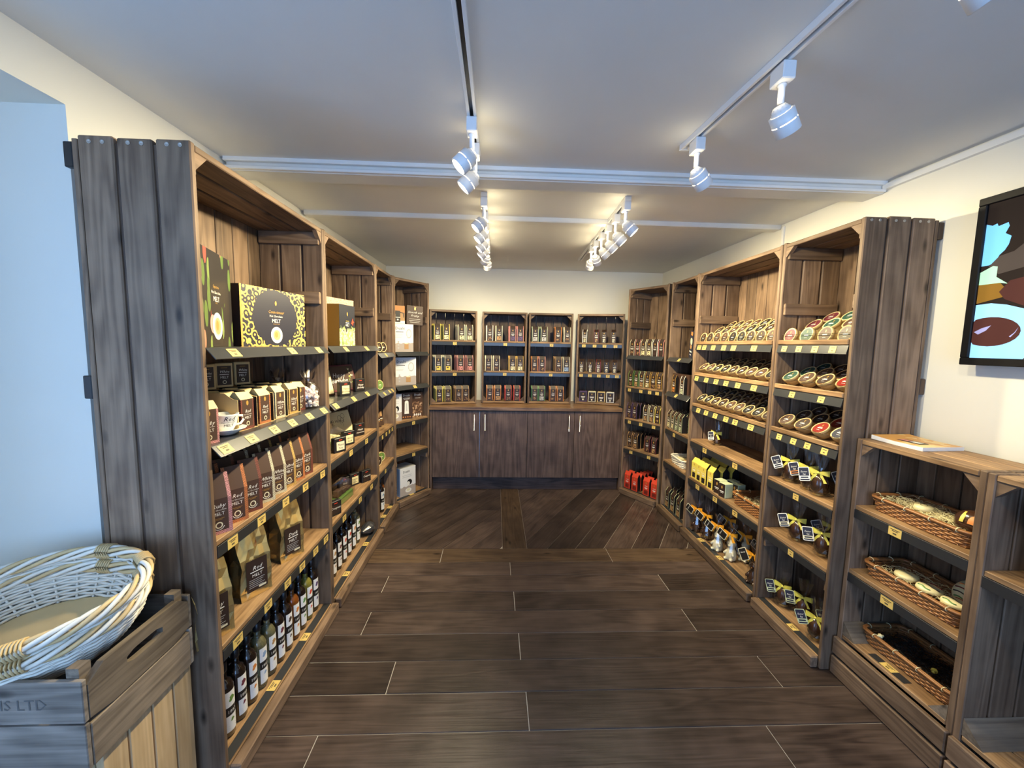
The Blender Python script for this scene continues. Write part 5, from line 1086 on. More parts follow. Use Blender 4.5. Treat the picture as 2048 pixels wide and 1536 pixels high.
# --- narrow bookcase next to it
NB = 'bookcase beside red bags'
def d_card(l, w, h, y): l.disc((0, h * .62), w * .36, h * .13, 'cream', 14, y); l.rect(-w * .3, w * .3, h * .84, h * .97, 'orange', y); l.disc((0, h * .42), w * .3, h * .08, 'tan', 12, y - .0003); l.rect(-w * .36, w * .36, h * .22, h * .27, 'white_print', y); l.rect(-w * .25, w * .25, h * .12, h * .15, 'white_print', y)
o = put_carton('leaflet', 'dark leaflet leaning against the side of the narrow bookcase', 'leaflet', carton(.110, .004, .240, 'navy', 'navy', deco=d_card, name='leaflet'), wpt('R2', .285, .075, Z2[0] + .0006)[0], 0, 'printed cards'); o.rotation_mode = 'QUATERNION'; o.rotation_quaternion = Quaternion((0, 0, 1), BC['R2'][1] + R(-14)) @ Quaternion((0, 1, 0), R(9))
for k, (x, st_, pc) in enumerate(((.105, 'gold_print', 'orange'), (.270, 'white_print', 'palegreen'))):
    p, rz = wpt('R2', x, .105, Z2[1] + .0005, R(6)); put_carton('sample_box', f'{"first" if k == 0 else "second"} brown display carton on the second shelf of the {NB}', 'box', carton(.135, .120, .175, 'choc_mid', 'choc_mid', name='sample_box'), p, rz, 'display cartons')
    p, rz = wpt('R2', x + .020, .026, Z2[1] + .0005, R(6)); item('chocolate_pack', f'{["gold", "white"][k]}-edged pack in front of the {ORD[k]} display carton, {NB}', 'chocolate pack', slim_pack(st_, pc, .058, .030, .165), p, rz, 'packs in the narrow bookcase')
row('R2', [(.070, 'cream', 'white_choc', 'cream-edged black', 3), (.150, 'cream', 'white_choc', 'cream-edged black', 3), (.232, 'palegreen', 'palegreen', 'pale-edged black', 3), (.312, 'palegreen', 'palegreen', 'pale-edged black', 3)], Z2[2], 'third shelf', NB, 'packs in the narrow bookcase', y0=.034, dy=.06, parts=lambda a, b: slim_pack(a, b, .062, .052, .170))
row('R2', [(.090, 'palegreen', 'tan', 'pale-edged black', 3), (.205, 'palegreen', 'tan', 'pale-edged black', 4), (.325, 'palegreen', 'tan', 'pale-edged black', 4)], .0608, 'bottom ledge', NB, 'packs in the narrow bookcase', y0=.055, dy=.062, parts=lambda a, b: slim_pack(a, b, .078, .056, .190))
def rect_tray(W, D, h, mat, binding, mat_b):
    """woven rectangular tray"""
    def f():
        a, b, rr = W / 2, D / 2, .02
        per = [(-a + rr, -b), (a - rr, -b), (a, -b + rr), (a, b - rr), (a - rr, b), (-a + rr, b), (-a, b - rr), (-a, -b + rr)]
        seg = [math.dist(per[i], per[(i + 1) % 8]) for i in range(8)]; tot = sum(seg)
        def path(u, lv):
            s_ = u * tot; i = 0
            while s_ > seg[i] and i < 7: s_ -= seg[i]; i += 1
            p, q = per[i], per[(i + 1) % 8]; t_ = s_ / seg[i]; x, y = p[0] + (q[0] - p[0]) * t_, p[1] + (q[1] - p[1]) * t_; k = .90 + .10 * lv
            n = Vector((q[1] - p[1], -(q[0] - p[0]))).normalized(); return x * k, y * k, h * lv, n.x, n.y
        ns = int(tot / .022) // 2 * 2 + 1; m = MB(); nl = max(5, int(h / .0085))
        for k in range(nl):
            P = []
            for i in range(ns * 2):
                x, y, z, nx, ny = path(i / (ns * 2), .06 + .84 * k / (nl - 1)); s_ = 0 if i % 2 else (.0032 if (i // 2 + k) % 2 else -.0032); P.append((x + nx * s_, y + ny * s_, z))
            m.tube(P, .0044, mat, 5, closed=True)
        body = m.mesh('weave'); m = MB()
        for i in range(ns): m.tube([path(i / ns, lv)[:3] for lv in (.0, .5, .95)], .0028, mat, 4)
        st_ = m.mesh('stakes'); m = MB()
        for off in (-.004, .004): m.tube([(path(i / 60, 1)[0] + path(i / 60, 1)[3] * off, path(i / 60, 1)[1] + path(i / 60, 1)[4] * off, h) for i in range(60)], .0058, mat_b, 6, closed=True)
        rim = m.mesh('rim'); m = MB()
        for i in range(12):
            x, y, z, nx, ny = path((i + .5) / 12, 1); m.tube([(x + nx * .013 * math.cos(q), y + ny * .013 * math.cos(q), h + .009 * math.sin(q)) for q in [2 * PI * j / 8 for j in range(8)]], .0017, binding, 4, closed=True)
        bd = m.mesh('binding'); m = MB(); m.box(-a * .9, a * .9, -b * .9, b * .9, .001, .005, mat, 0)
        return [('wicker_tray', body), ('stakes', st_), ('rim', rim), ('binding', bd), ('base', m.mesh('base'))]
    return kind(('rtray', W, D, h, mat), f)
p, rz = wpt('R2', .235, .128, Z2[3] + .0010, R(-3)); item('wicker_tray', 'whitewashed wicker tray on the fourth shelf beside the red bags', 'tray', rect_tray(.265, .200, .070, 'wicker_white', 'wicker_white', 'wicker_white'), p, rz, 'wicker trays')
for k, (x, y, mt, lb) in enumerate(((.185, .105, 'white_choc', 'pale wrapped square lying in the whitewashed wicker tray'), (.285, .120, 'tan', 'brown wrapped square lying in the whitewashed wicker tray'), (.235, .180, 'choc_mid', 'dark wrapped square at the back of the whitewashed tray'))):
    m = MB(); m.box(-.036, .036, -.030, .030, 0, .018, mt, .004); l = MB(); l.rect(-.02, .02, -.012, .012, 'cream', 0, T=Matrix.Translation((0, 0, .0186)) @ Matrix.Rotation(R(90), 4, 'X')); p, rz = wpt('R2', x, y, Z2[3] + .040, R(20 * k)); item('wrapped_square', lb, 'chocolate', [('wrapped_square', m.mesh('wrapped_square')), ('print', l.mesh('print'))], p, rz, 'chocolates in the white tray')

# --- bunnies, eggs and boxes on the tub bookcases ------------------------
def film(h, r, neck, top):
    m = MB(); n = 14; prof = [(r * .75, .001), (r * 1.08, .012), (r * 1.15, h * .25), (r * 1.05, h * .45), (.011, neck), (.020, neck + .025), (.030, top)]; vs = []
    for j, (q, z) in enumerate(prof):
        for i in range(n): a = 2 * PI * i / n; k = q * (1 + (.30 if j >= 5 else .07) * math.sin(i * 2.6 + 1.3 * j)); vs.append((k * math.cos(a), k * math.sin(a) * (.55 if j >= 5 else 1), z + (.010 * math.sin(i * 2.2) if j == 6 else 0)))
    m.add(vs, [(j * n + i, j * n + (i + 1) % n, (j + 1) * n + (i + 1) % n, (j + 1) * n + i) for j in range(6) for i in range(n)], 'cello', False); return m.mesh('cellophane')
def bow(mat, z, y, s=1.0):
    m = MB()
    for q in (-1, 1):
        vs = []
        for i in range(7):
            t = i / 6 * PI; x = q * .034 * s * math.sin(t / 1.0) * (1 if True else 0); zz = .012 * s * math.sin(t * 2 * .5) * math.cos(t)
            for w in (-.011 * s, .011 * s): vs.append((q * (.004 + .032 * s * math.sin(t)), y - .006 - .012 * math.cos(t) * .6, z + w * (.35 + .65 * math.sin(t)) + .004 * math.sin(t)))
        m.add(vs, [(2 * i, 2 * i + 1, 2 * i + 3, 2 * i + 2) for i in range(6)], mat, False)
        m.add([(q * .002, y - .010, z), (q * .010, y - .010, z + .002), (q * .030 * s, y - .014, z - .034 * s), (q * .016 * s, y - .016, z - .038 * s)], [(0, 1, 2, 3)], mat)
    m.lathe([(0, -.007), (.006, -.004), (.006, .004), (0, .007)], mat, 8, c=(0, y - .010, z)); return m.mesh('bow')
def tag_mesh(face, border, band, s=1.0, words=('', '')):
    m = MB(); w, h = .052 * s, .072 * s
    def rr(w, h, r, y, mt):
        P = []
        for cx, cz, a0 in ((w / 2 - r, h / 2 - r, 0), (-w / 2 + r, h / 2 - r, 90), (-w / 2 + r, -h / 2 + r, 180), (w / 2 - r, -h / 2 + r, 270)):
            for k in range(4): a = R(a0 + 30 * k); P.append((cx + r * math.cos(a), cz + r * math.sin(a)))
        m.poly(P, mt, y); return P
    P = rr(w, h, .007, 0, border); n = len(P); m.add([(p[0], 0, p[1]) for p in P] + [(p[0], .0012, p[1]) for p in P], [(i, (i + 1) % n, n + (i + 1) % n, n + i) for i in range(n)] + [tuple(range(n, 2 * n))], border)
    rr(w - .007, h - .007, .005, -.0004, face); rr(w * .84, h * .20, .003, -.0002, face)
    if band: m.rect(-w * .44, w * .44, -h * .36, -h * .14, band, -.0007); m.rect(-w * .34, w * .34, -h * .30, -h * .20, face, -.0010)
    l = m; l.text(words[0], .012 * s, 0, .008 * s, 'white_print', -.0009, .3) if words[0] else None
    l.text(words[1], .010 * s, 0, -.004 * s, 'white_print', -.0009, .3) if words[1] else None
    return m.mesh('tag')
def egg(mat, bowm, band, h=.112, r=.042):
    def f():
        m = MB(); prof = [(r * math.sin(PI * t) ** .85 * (1 - .16 * (t - .5)), h * (1 - math.cos(PI * t)) / 2) for t in [i / 12 for i in range(13)]]; prof[0] = (.001, 0); prof[-1] = (.0, h)
        m.lathe(prof, mat, 16, c=(0, 0, .004)); b = MB(); b.lathe([(r * .55, .0), (r * .62, .003), (r * .35, .014)], 'gold_card', 12)
        return [('chocolate_egg', m.mesh('chocolate_egg')), ('stand', b.mesh('stand')), ('cellophane', film(h, r, h + .012, h + .105)), ('bow', bow(bowm, h + .012, -.014, 1.35)), ('tag', tag_mesh('navy', 'palegreen' if band == 'palegreen' else 'white_print', band, 1.0, ('Easter', 'Egg')))]
    return kind(('egg', mat, bowm, band, h, r), f)
def bunny(mat):
    def f():
        m = MB(); m.lathe([(0, 0), (.030, .0), (.034, .006), (.035, .03), (.031, .055), (.023, .072), (.019, .080), (.024, .090), (.0265, .104), (.022, .118), (.012, .127), (0, .130)], mat, 18)
        for s in (-1, 1):
            m.lathe([(0, -.030), (.0075, -.024), (.0095, -.004), (.0075, .020), (0, .030)], mat, 10, sy=.55, T=Matrix.Translation((s * .0115, .004, .148)) @ Matrix.Rotation(R(s * 8), 4, 'Y'))
            m.lathe([(0, -.020), (.0085, -.014), (.0095, .006), (.0065, .018), (0, .020)], mat, 10, T=Matrix.Translation((s * .022, -.022, .050)) @ Matrix.Rotation(R(-40), 4, 'X') @ Matrix.Rotation(R(-s * 30), 4, 'Y'))
            m.lathe([(0, -.016), (.010, -.010), (.011, .004), (0, .014)], mat, 10, T=Matrix.Translation((s * .018, -.032, .010)) @ Matrix.Rotation(R(90), 4, 'X'))
        m.lathe([(0, -.008), (.009, -.003), (.008, .005), (0, .008)], mat, 10, c=(0, -.024, .098))
        e = MB()
        for s in (-1, 1): e.lathe([(0, -.003), (.0028, 0), (0, .003)], 'black_plastic', 8, c=(s * .010, -.0225, .109))
        e.lathe([(0, -.0025), (.0025, 0), (0, .0025)], 'black_plastic' if mat != 'choc_gloss' else 'orange', 8, c=(0, -.0325, .101))
        return [('chocolate_bunny', m.mesh('chocolate_bunny')), ('eyes_and_nose', e.mesh('eyes_and_nose')), ('cellophane', film(.135, .040, .182, .245)), ('bow', bow('orange_bow', .178, -.016, 1.3)), ('tag', tag_mesh('black_card', 'cream', None, 1.0, ('Bunny', '')))]
    return kind(('bunny', mat), f)
def put_treat(parts, name, label, cat, key, x, y, z, rot, group, tag_off, tag_rot, scale=1.0):
    p, rz = wpt(key, x, y, z, rot); o = item(name, label, cat, parts, p, rz, group); o.scale = (scale,) * 3
    for c in o.children:
        if c.name.startswith('tag'): c.location = tag_off; c.rotation_euler = (R(-12), R(tag_rot), 0)
    return o
NP = 'bow-tied chocolate figures'
for k, (mt, x, y, lb) in enumerate((('choc_gloss', .085, .075, 'dark chocolate bunny farthest from the viewer, orange bow, foot of wide bookcase'), ('choc_gloss', .215, .090, 'dark chocolate bunny beside the white bunnies, orange bow'), ('white_choc', .400, .075, 'white chocolate bunny nearest the dark pair, orange bow'), ('white_choc', .540, .095, 'white chocolate bunny in front of the last white one'), ('white_choc', .560, .190, 'white chocolate bunny at the back behind the front one'), ('choc_gloss', .830, .075, 'dark chocolate bunny nearest the viewer, orange bow, beside the post'), ('choc_gloss', .300, .230, 'dark bunny at the back of the bottom ledge behind the others'), ('choc_gloss', .720, .235, 'dark bunny in shadow behind the nearest one'))):
    put_treat(kind(('b', mt), lambda: bunny('bunny_white' if mt == 'white_choc' else mt)), 'chocolate_bunny', lb, 'bunny', 'R3', x, y, .0612, R(30), NP, (-.050, -.034, .165), -68 if k != 5 else -35, 1.10)
put_treat(egg('choc_gloss', 'yellow_bow', 'white_print', .090, .034), 'chocolate_egg', 'single dark egg with a yellow bow alone on the empty shelf', 'egg', 'R3', .235, .110, Z3[3] + .0006, R(28), NP, (-.030, -.045, .075), -15, .95)
for k, x in enumerate((.080, .155, .230, .330)):
    for r_ in range(3):
        p, rz = wpt('R3', x, .045 + r_ * .075, Z3[4] + .0005, R(8)); item('chocolate_pack', f'yellow gabled pack, {ORD[k]} from the far post, {["front", "middle", "back"][r_]} row, beside the pale boxes', 'chocolate pack', slim_pack('yellow', 'black_card', .066, .058, .168, 'Lemon', 'black_card', 'yellow'), p, rz, 'yellow packs')
def pale_box():
    w, d, h = .066, .066, .105; m = MB(); m.box(-w / 2, w / 2, -d / 2, d / 2, 0, h, 'palegreen', .002); f_ = MB(); f_.rect(-w / 2 + .003, w / 2 - .003, .003, h - .003, 'choc', -d / 2 - .0006); l = MB(); y = -d / 2 - .0012; l.disc((0, h * .72), .007, .012, 'gold_print', 8, y); l.rect(-.020, .020, h * .40, h * .46, 'white_print', y); l.rect(-.014, .014, h * .32, h * .35, 'white_print', y)
    return [('truffle_box', m.mesh('truffle_box')), ('front_print', f_.mesh('front_print')), ('lettering', l.mesh('lettering'))]
for k, (x, y, lb) in enumerate(((.425, .050, 'pale-sided dark truffle box next to the yellow packs'), (.500, .045, 'pale-sided dark truffle box next to the brown wicker tray'), (.445, .130, 'pale-sided truffle box behind the front two'), (.520, .125, 'pale-sided truffle box behind, beside the brown wicker tray'))):
    p, rz = wpt('R3', x, y, Z3[4] + .0005, R(12)); item('truffle_box', lb, 'box', kind('pale', pale_box), p, rz, 'truffle boxes')
p, rz = wpt('R3', .765, .150, Z3[4] + .001, 0); item('wicker_tray', 'brown wicker tray at the viewer end of the wide bookcase', 'tray', rect_tray(.330, .240, .080, 'wicker_brown', 'straw', 'wicker_brown'), p, rz, 'wicker trays')
def straw(W, D, n, mat, seed, h=.016):
    m = MB(); rnd = random.Random(seed)
    for _ in range(n):
        x, y, z, a = rnd.uniform(-W / 2, W / 2), rnd.uniform(-D / 2, D / 2), rnd.uniform(0, h), rnd.uniform(0, PI * 2); L_ = rnd.uniform(.012, .028); dx_, dy_ = math.cos(a) * L_, math.sin(a) * L_; b = rnd.uniform(.2, 1) * .012
        m.tube([(x - dx_, y - dy_, z), (x - dy_ * .4, y + dx_ * .4, z + b), (x + dx_, y + dy_, z + b * .3)], .0011, mat, 3, cap=False)
    return m.mesh('shredded_straw')
def put_straw(key_loc, rz, W, D, n, mat, seed, label, h=.016):
    o = ob('shredded_straw', straw(W, D, n, mat, seed, h), None, key_loc, (0, 0, rz)); tag(o, label, 'packing', None, 'stuff')
p, rz = wpt('R3', .765, .150, Z3[4] + .040, 0); put_straw(p, rz, .24, .16, 220, 'straw', 4, 'pale shredded paper in the wide bookcase tray')
EG = [('R4', .115, .070, 3, 'choc_gloss', 'white_print', 'dark egg farthest from the viewer on the shelf under the tubs'), ('R4', .245, .075, 3, 'choc_gloss', 'orange', 'dark egg in the middle of the shelf under the tubs'), ('R4', .335, .060, 3, 'choc_gloss', 'white_print', 'dark egg nearest the viewer on the shelf under the tubs'), ('R4', .405, .190, 3, 'choc_gloss', 'white_print', 'dark egg at the back corner of the shelf under the tubs'),
      ('R4', .185, .085, 4, 'choc_gloss', 'cream', 'milk egg with a yellow bow, far one on the shelf above the ledge'), ('R4', .355, .095, 4, 'choc_gloss', 'cream', 'milk egg with a yellow bow, near one on the shelf above the ledge'), ('R4', .275, .215, 4, 'choc_gloss', 'cream', 'egg in shadow behind the two front ones'),
      ('R4', .095, .110, 5, 'choc_gloss', 'palegreen', 'dark egg with pale green tag, farthest on the bottom ledge'), ('R4', .205, .150, 5, 'choc_gloss', 'palegreen', 'dark egg with drooping bow, second on the bottom ledge'), ('R4', .375, .085, 5, 'choc_gloss', 'palegreen', 'dark egg with pale green tag, nearest on the bottom ledge'), ('R4', .385, .195, 5, 'choc_gloss', 'palegreen', 'dark egg behind the nearest one on the bottom ledge')]
for k, (ky, x, y, sh, mt, bd, lb) in enumerate(EG):
    z = (Z3 + (.0602,))[sh] + .0006; put_treat(egg(mt, 'yellow_bow', bd), 'chocolate_egg', lb, 'egg', ky, x, y, z, R(32), NP, (-.058, -.040, .105), -28 + 6 * (k % 3), 1.0)

# --- upright crates on the worktop --------------------------------------
def crate_row(ci, nick, z, sh, specs, h=.172, w=.074, d=.046, y0=.040):
    F, rot, W = CR[ci]
    for k, (x, st_, pic, ds, n_) in enumerate(specs):
        for r_ in range(n_):
            pos = '' if n_ == 1 else (', front' if r_ == 0 else f', {ORD[r_]} deep')
            item('chocolate_pack', f'{ds} pack, {ORD[k]} along{pos}, {sh} shelf of the {nick} upright crate', 'chocolate pack', slim_pack(st_, pic, w, d, h), F(x - .005 * r_, y0 + .050 * r_, z + .0005), rot, 'packs in the upright crates')
CX = (.085, .180, .330, .430)
crate_row(0, 'first', UZ[2], 'top', [(CX[0], 'yellow', 'white_choc', 'yellow-edged', 3), (CX[1], 'yellow', 'white_choc', 'yellow-edged', 3), (CX[2] + .02, 'cream', 'white_choc', 'cream-edged', 3), (CX[3] + .01, 'cream', 'white_choc', 'cream-edged', 2)])
crate_row(0, 'first', UZ[1], 'middle', [(CX[0] + .01, 'cream', 'yellow', 'cream-edged', 3), (CX[1] + .02, 'cream', 'yellow', 'cream-edged', 3), (CX[2] + .01, 'pink', 'pink', 'pink-edged', 3), (CX[3] + .015, 'pink', 'pink', 'pink-edged', 3)])
crate_row(0, 'first', UZ[0], 'bottom', [(CX[0] + .02, 'yellow', 'choc_mid', 'yellow-edged', 3), (CX[1] + .02, 'yellow', 'choc_mid', 'yellow-edged', 2), (CX[2] - .01, 'tan', 'choc_mid', 'tan-edged', 3), (CX[3] - .03, 'tan', 'choc_mid', 'tan-edged', 2)])
crate_row(1, 'second', UZ[2], 'top', [(.085, 'white_print', 'choc_mid', 'white-edged', 2), (.190, 'cream', 'tan', 'cream-edged', 2), (.345, 'pink', 'purple', 'mauve-edged', 3), (.430, 'pink', 'purple', 'mauve-edged', 2)])
crate_row(1, 'second', UZ[1], 'middle', [(.075, 'cream', 'choc_mid', 'cream-edged', 2), (.165, 'cream', 'choc_mid', 'cream-edged', 2), (.350, 'gold_print', 'white_choc', 'gold-edged', 3), (.435, 'gold_print', 'white_choc', 'gold-edged', 2)])
crate_row(1, 'second', UZ[0], 'bottom', [(.095, 'orange', 'choc_mid', 'orange-edged', 2), (.185, 'orange', 'tan', 'orange-edged', 2), (.305, 'red', 'choc_mid', 'red-edged', 2), (.405, 'red', 'choc_mid', 'red-edged', 2)])
crate_row(2, 'third', UZ[2], 'top', [(.075, 'palegreen', 'grey_print', 'pale green-edged', 2), (.175, 'palegreen', 'grey_print', 'pale green-edged', 3), (.335, 'orange', 'choc_mid', 'orange-edged', 2), (.440, 'cream', 'choc_mid', 'cream-edged', 2)])
crate_row(2, 'third', UZ[1], 'middle', [(.075, 'orange', 'choc_mid', 'orange-edged', 2), (.160, 'pink', 'choc_mid', 'pink-edged', 2), (.350, 'tan', 'choc_mid', 'tan-edged', 3), (.440, 'cream', 'blue_print', 'cream-edged', 2)])
crate_row(2, 'third', UZ[0], 'bottom', [(.085, 'green', 'choc_mid', 'green-edged', 2), (.165, 'green', 'grey_print', 'green-edged', 2), (.295, 'orange', 'choc_mid', 'orange-edged', 2), (.380, 'orange', 'choc_mid', 'orange-edged', 2)])
crate_row(3, 'fourth', UZ[2], 'top', [(.085, 'white_print', 'white_choc', 'white', 1), (.215, 'plum', 'tan', 'plum-edged', 1), (.300, 'choc_mid', 'cream', 'all-dark', 1), (.405, 'choc_mid', 'cream', 'all-dark', 1)], .150, .052, .090, .050)
crate_row(3, 'fourth', UZ[1], 'middle', [(.060, 'choc_mid', 'cream', 'dark', 1), (.160, 'choc_mid', 'cream', 'dark', 1), (.250, 'red_dark', 'cream', 'deep red', 1), (.340, 'navy', 'cream', 'navy', 1), (.430, 'choc_mid', 'cream', 'dark', 1)], .150, .052, .090, .050)
for k, (x, st_) in enumerate(((.090, 'purple'), (.190, 'cream'), (.295, 'kraft_light'), (.395, 'white_print'))):
    F, rot, W = CR[3]
    def cube():
        w, h = .086, .118; m = MB(); m.box(-w / 2, w / 2, -w / 2, w / 2, 0, h, st_, .002); f_ = MB(); f_.rect(-w / 2 + .007, w / 2 - .007, .007, h - .007, 'choc', -w / 2 - .0006); l = MB(); y = -w / 2 - .0012; l.disc((0, h * .74), .006, .010, 'gold_print', 8, y); l.rect(-.024, .024, h * .44, h * .50, 'white_print', y); l.rect(-.018, .018, h * .36, h * .40, 'white_print', y); l.disc((0, h * .20), .010, .010, 'cream', 10, y)
        return [('truffle_box', m.mesh('truffle_box')), ('front_print', f_.mesh('front_print')), ('lettering', l.mesh('lettering'))]
    item('truffle_box', f'{["purple", "cream", "kraft", "white"][k]}-edged square truffle box, {ORD[k]} along, bottom of the fourth upright crate', 'box', kind(('cube', st_), cube), F(x, .060, UZ[0] + .0005), rot, 'truffle boxes in the fourth crate')

# --- low units under the screen ------------------------------------------
LU = frame((1.720, 1.792, 0), R(-90)); LU2 = frame((1.716, 1.283, 0), R(-90)); LR = R(-90)
tb = rect_tray(.400, .205, .062, 'wicker_brown', 'straw', 'wicker_brown')
for k, (z, nm) in enumerate(((.872, 'top shelf, holding pale straw'), (.555, 'middle shelf, holding white chocolates'), (.2175, 'bottom, holding dark straw'))):
    item('wicker_tray', f'brown wicker tray on the low unit {nm}', 'tray', tb, LU(.255, .140 if k < 2 else .168, z + .0015), LR, 'wicker trays')
put_straw(LU(.235, .140, .908), LR, .34, .16, 620, 'straw', 1, 'pale shredded paper filling the upper wicker tray', .022)
put_straw(LU(.255, .140, .595), LR, .32, .15, 160, 'straw', 2, 'pale shredded paper under the white chocolates', .012)
put_straw(LU(.255, .168, .250), LR, .32, .15, 480, 'black_card', 3, 'black shredded paper filling the lowest wicker tray', .020)
def lolly(mat, r, stripes):
    def f():
        m = MB(); m.lathe([(0, .0), (r * .9, .0), (r, .006), (r * .94, .016), (r * .6, .021), (0, .022)], mat, 24); l = MB()
        for q in range(stripes):
            y = -r * .62 + q * r * 1.24 / max(1, stripes - 1); x = math.sqrt(max(.0001, (r * .82) ** 2 - y * y)); P = [(-x + 2 * x * i / 8, y + .004 * math.sin(i * .8)) for i in range(9)]
            l.tube([(px, py, .0205 - .004 * (math.hypot(px, py) / r) ** 4) for px, py in P], .0030, ('green', 'choc_mid', 'red_dark', 'orange')[q % 4], 5)
        return [('chocolate_disc', m.mesh('chocolate_disc')), ('drizzle', l.mesh('drizzle'))]
    return kind(('lolly', mat, r, stripes), f)
for k, (x, y, r_, tl_, lb) in enumerate(((.185, .115, .042, 0, 'plain white chocolate disc first in the middle wicker tray'), (.280, .115, .044, 0, 'white chocolate disc with coloured drizzle second in the middle tray'), (.375, .115, .044, 0, 'white chocolate disc with green icing nearest in the middle tray'), (.350, .215, .060, 50, 'large striped white chocolate disc propped at the back of the middle tray'))):
    o = item('chocolate_disc', lb, 'chocolate', lolly('white_choc', r_, 0 if k == 0 else (5 if k == 3 else 3)), LU(x, y, .604 if k < 3 else .628), LR, 'white chocolate discs')
    if tl_: o.rotation_euler = (R(tl_), 0, LR)
m = MB(); m.lathe([(0, 0), (.030, .0), (.033, .01), (.030, .022), (0, .026)], 'white_choc', 20); l = MB(); l.ring((0, 0), .010, .013, 'choc', 14, 0, T=Matrix.Translation((0, 0, .0268)) @ Matrix.Rotation(R(90), 4, 'X')); item('chocolate_disc', 'small iced disc nestling in the straw of the upper tray', 'chocolate', [('chocolate_disc', m.mesh('chocolate_disc')), ('icing', l.mesh('icing'))], LU(.215, .120, .925), LR, 'chocolates in the upper tray')
m = MB(); prof = [(.046 * math.sin(PI * t) ** .8, .120 * (1 - math.cos(PI * t)) / 2) for t in [i / 12 for i in range(13)]]; prof[0] = (0, 0); m.lathe(prof, 'choc_gloss', 18, sx=1.15, T=Matrix.Translation((0, 0, .047)) @ Matrix.Rotation(R(90), 4, 'Y') @ Matrix.Translation((0, 0, -.06)))
l = MB(); l.lathe([(.0475, -.012), (.049, .0), (.0475, .012)], 'orange', 18, T=Matrix.Translation((.012, 0, .047)) @ Matrix.Rotation(R(90), 4, 'Y'), ang=(R(150), R(260))); l.lathe([(.0475, -.006), (.049, .0), (.0475, .006)], 'yellow', 18, T=Matrix.Translation((-.018, 0, .047)) @ Matrix.Rotation(R(90), 4, 'Y'), ang=(R(150), R(260)))
item('chocolate_egg', 'glossy brown egg with orange stripe at the near end of the upper tray', 'egg', [('chocolate_egg', m.mesh('chocolate_egg')), ('foil_stripe', l.mesh('foil_stripe'))], LU(.405, .115, .905), LR + R(8), 'loose chocolates on the low unit')
for k, (x, y, mt, lb) in enumerate(((.130, .085, 'straw', 'ribbon-tied twist at the far end of the lowest tray'), (.330, .120, 'yellow', 'small yellow sweet lying in the dark straw'), (.385, .150, 'plum', 'small plum sweet lying in the dark straw'))):
    m = MB(); m.lathe([(0, -.014), (.006, -.013), (.002, -.010), (.011, -.002), (.011, .002), (.002, .010), (.006, .013), (0, .014)], mt, 10, T=Matrix.Rotation(R(90), 4, 'X')); item('wrapped_sweet', lb, 'sweet', [('wrapped_sweet', m.mesh('wrapped_sweet'))], LU(x, y, .285), LR + .5 * k, 'sweets in the lowest tray')
# magazine on top
m = MB(); w, d = .215, .200
for i in range(10):
    t0, t1 = i / 10, (i + 1) / 10; zc = lambda t: .016 + .018 * max(0, .55 - t) ** 1.5
    for (za, zb, mt) in ((lambda t: .0, lambda t: zc(t), 'white_card'),):
        xa, xb = -w / 2 + w * t0, -w / 2 + w * t1; lift = lambda t: .010 * max(0, .5 - t) ** 1.3
        m.add([(xa, -d / 2, lift(t0)), (xb, -d / 2, lift(t1)), (xb, -d / 2, zc(t1)), (xa, -d / 2, zc(t0)), (xa, d / 2, lift(t0)), (xb, d / 2, lift(t1)), (xb, d / 2, zc(t1)), (xa, d / 2, zc(t0))], [(0, 1, 2, 3), (5, 4, 7, 6), (4, 5, 1, 0)] + ([(0, 3, 7, 4)] if i == 0 else []) + ([(1, 5, 6, 2)] if i == 9 else []), mt)
        m.add([(xa, -d / 2, zc(t0)), (xb, -d / 2, zc(t1)), (xb, d / 2, zc(t1)), (xa, d / 2, zc(t0))], [(0, 1, 2, 3)], 'magazine_print')
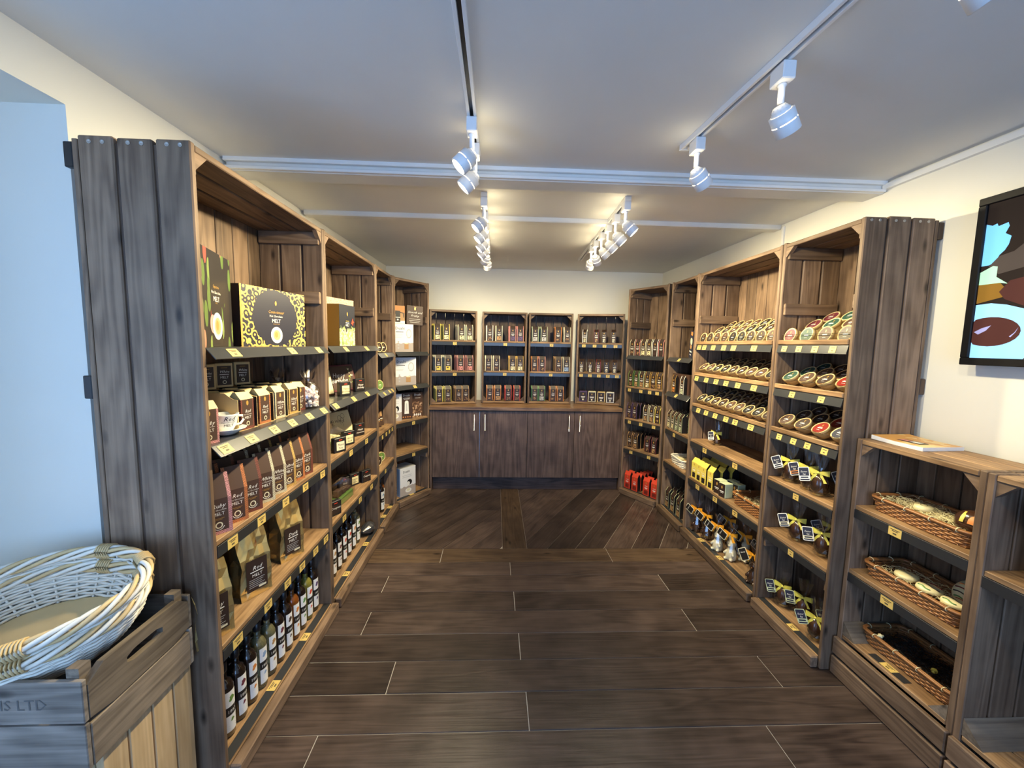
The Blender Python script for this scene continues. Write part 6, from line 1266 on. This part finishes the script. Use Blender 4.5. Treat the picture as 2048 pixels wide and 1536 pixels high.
l = MB(); Tm = Matrix.Translation((.02, 0, .0175)) @ Matrix.Rotation(R(-90), 4, 'X'); l.box(-.05, .06, -.055, -.010, .0172, .0178, 'black_card', 0); l.box(-.035, .005, -.045, -.020, .0178, .0182, 'pink', 0); l.box(.012, .050, -.045, -.020, .0178, .0182, 'white_print', 0)
item('magazine', 'orange-covered recipe magazine lying on the low unit', 'magazine', [('magazine', m.mesh('magazine')), ('cover_print', l.mesh('cover_print'))], LU(.115, .160, 1.1885), LR + R(4))
# bag with the red-bordered tag in the nearest unit
def big_bag():
    m = MB(); r = .075; m.lathe([(0, .0), (r * .6, .0), (r * .9, .02), (r, .06), (r * .9, .11), (r * .6, .15), (r * .2, .175), (0, .178)], 'choc_gloss', 20, c=(0, 0, .045)); b = MB(); b.box(-.085, .085, -.075, .075, .001, .044, 'gold_card', .003)
    return [('chocolate_dome', m.mesh('chocolate_dome')), ('gold_base', b.mesh('gold_base')), ('cellophane', film(.235, .080, .245, .300)), ('bow', bow('yellow_bow', .245, -.018, 1.2))]
o = item('chocolate_dome', 'dark chocolate dome in clear film on a gold base, nearest unit', 'chocolate', big_bag(), LU2(.175, .125, .8455), LR + R(-30), 'bow-tied chocolate figures')
m = MB(); w, h = .105, .150; m.box(-w / 2, w / 2, 0, .0015, -h / 2, h / 2, 'tiles_red', 0); m.box(-w / 2 + .011, w / 2 - .011, -.0006, 0, -h / 2 + .011, h / 2 - .011, 'choc', 0); l = MB(); l.text('Fox', .022, 0, .010, 'white_print', -.0012, .3) if False else None
l.rect(-.020, .020, -.042, -.020, 'red', -.0012); l.rect(-.008, .008, -.042, -.020, 'white_print', -.0016); l.rect(-.034, .034, -.058, -.054, 'white_print', -.0012); l.text('Fine', .020, 0, .012, 'white_print', -.0012, .3); l.text('Cacao', .020, 0, -.008, 'white_print', -.0012, .3); l.disc((0, .045), .010, .012, 'gold_print', 10, -.0012)
tg = ob('tag', m.mesh('tag'), o, (-.060, -.075, .215), (R(-8), R(-68), R(-8))); ob('lettering', l.mesh('lettering'), tg)
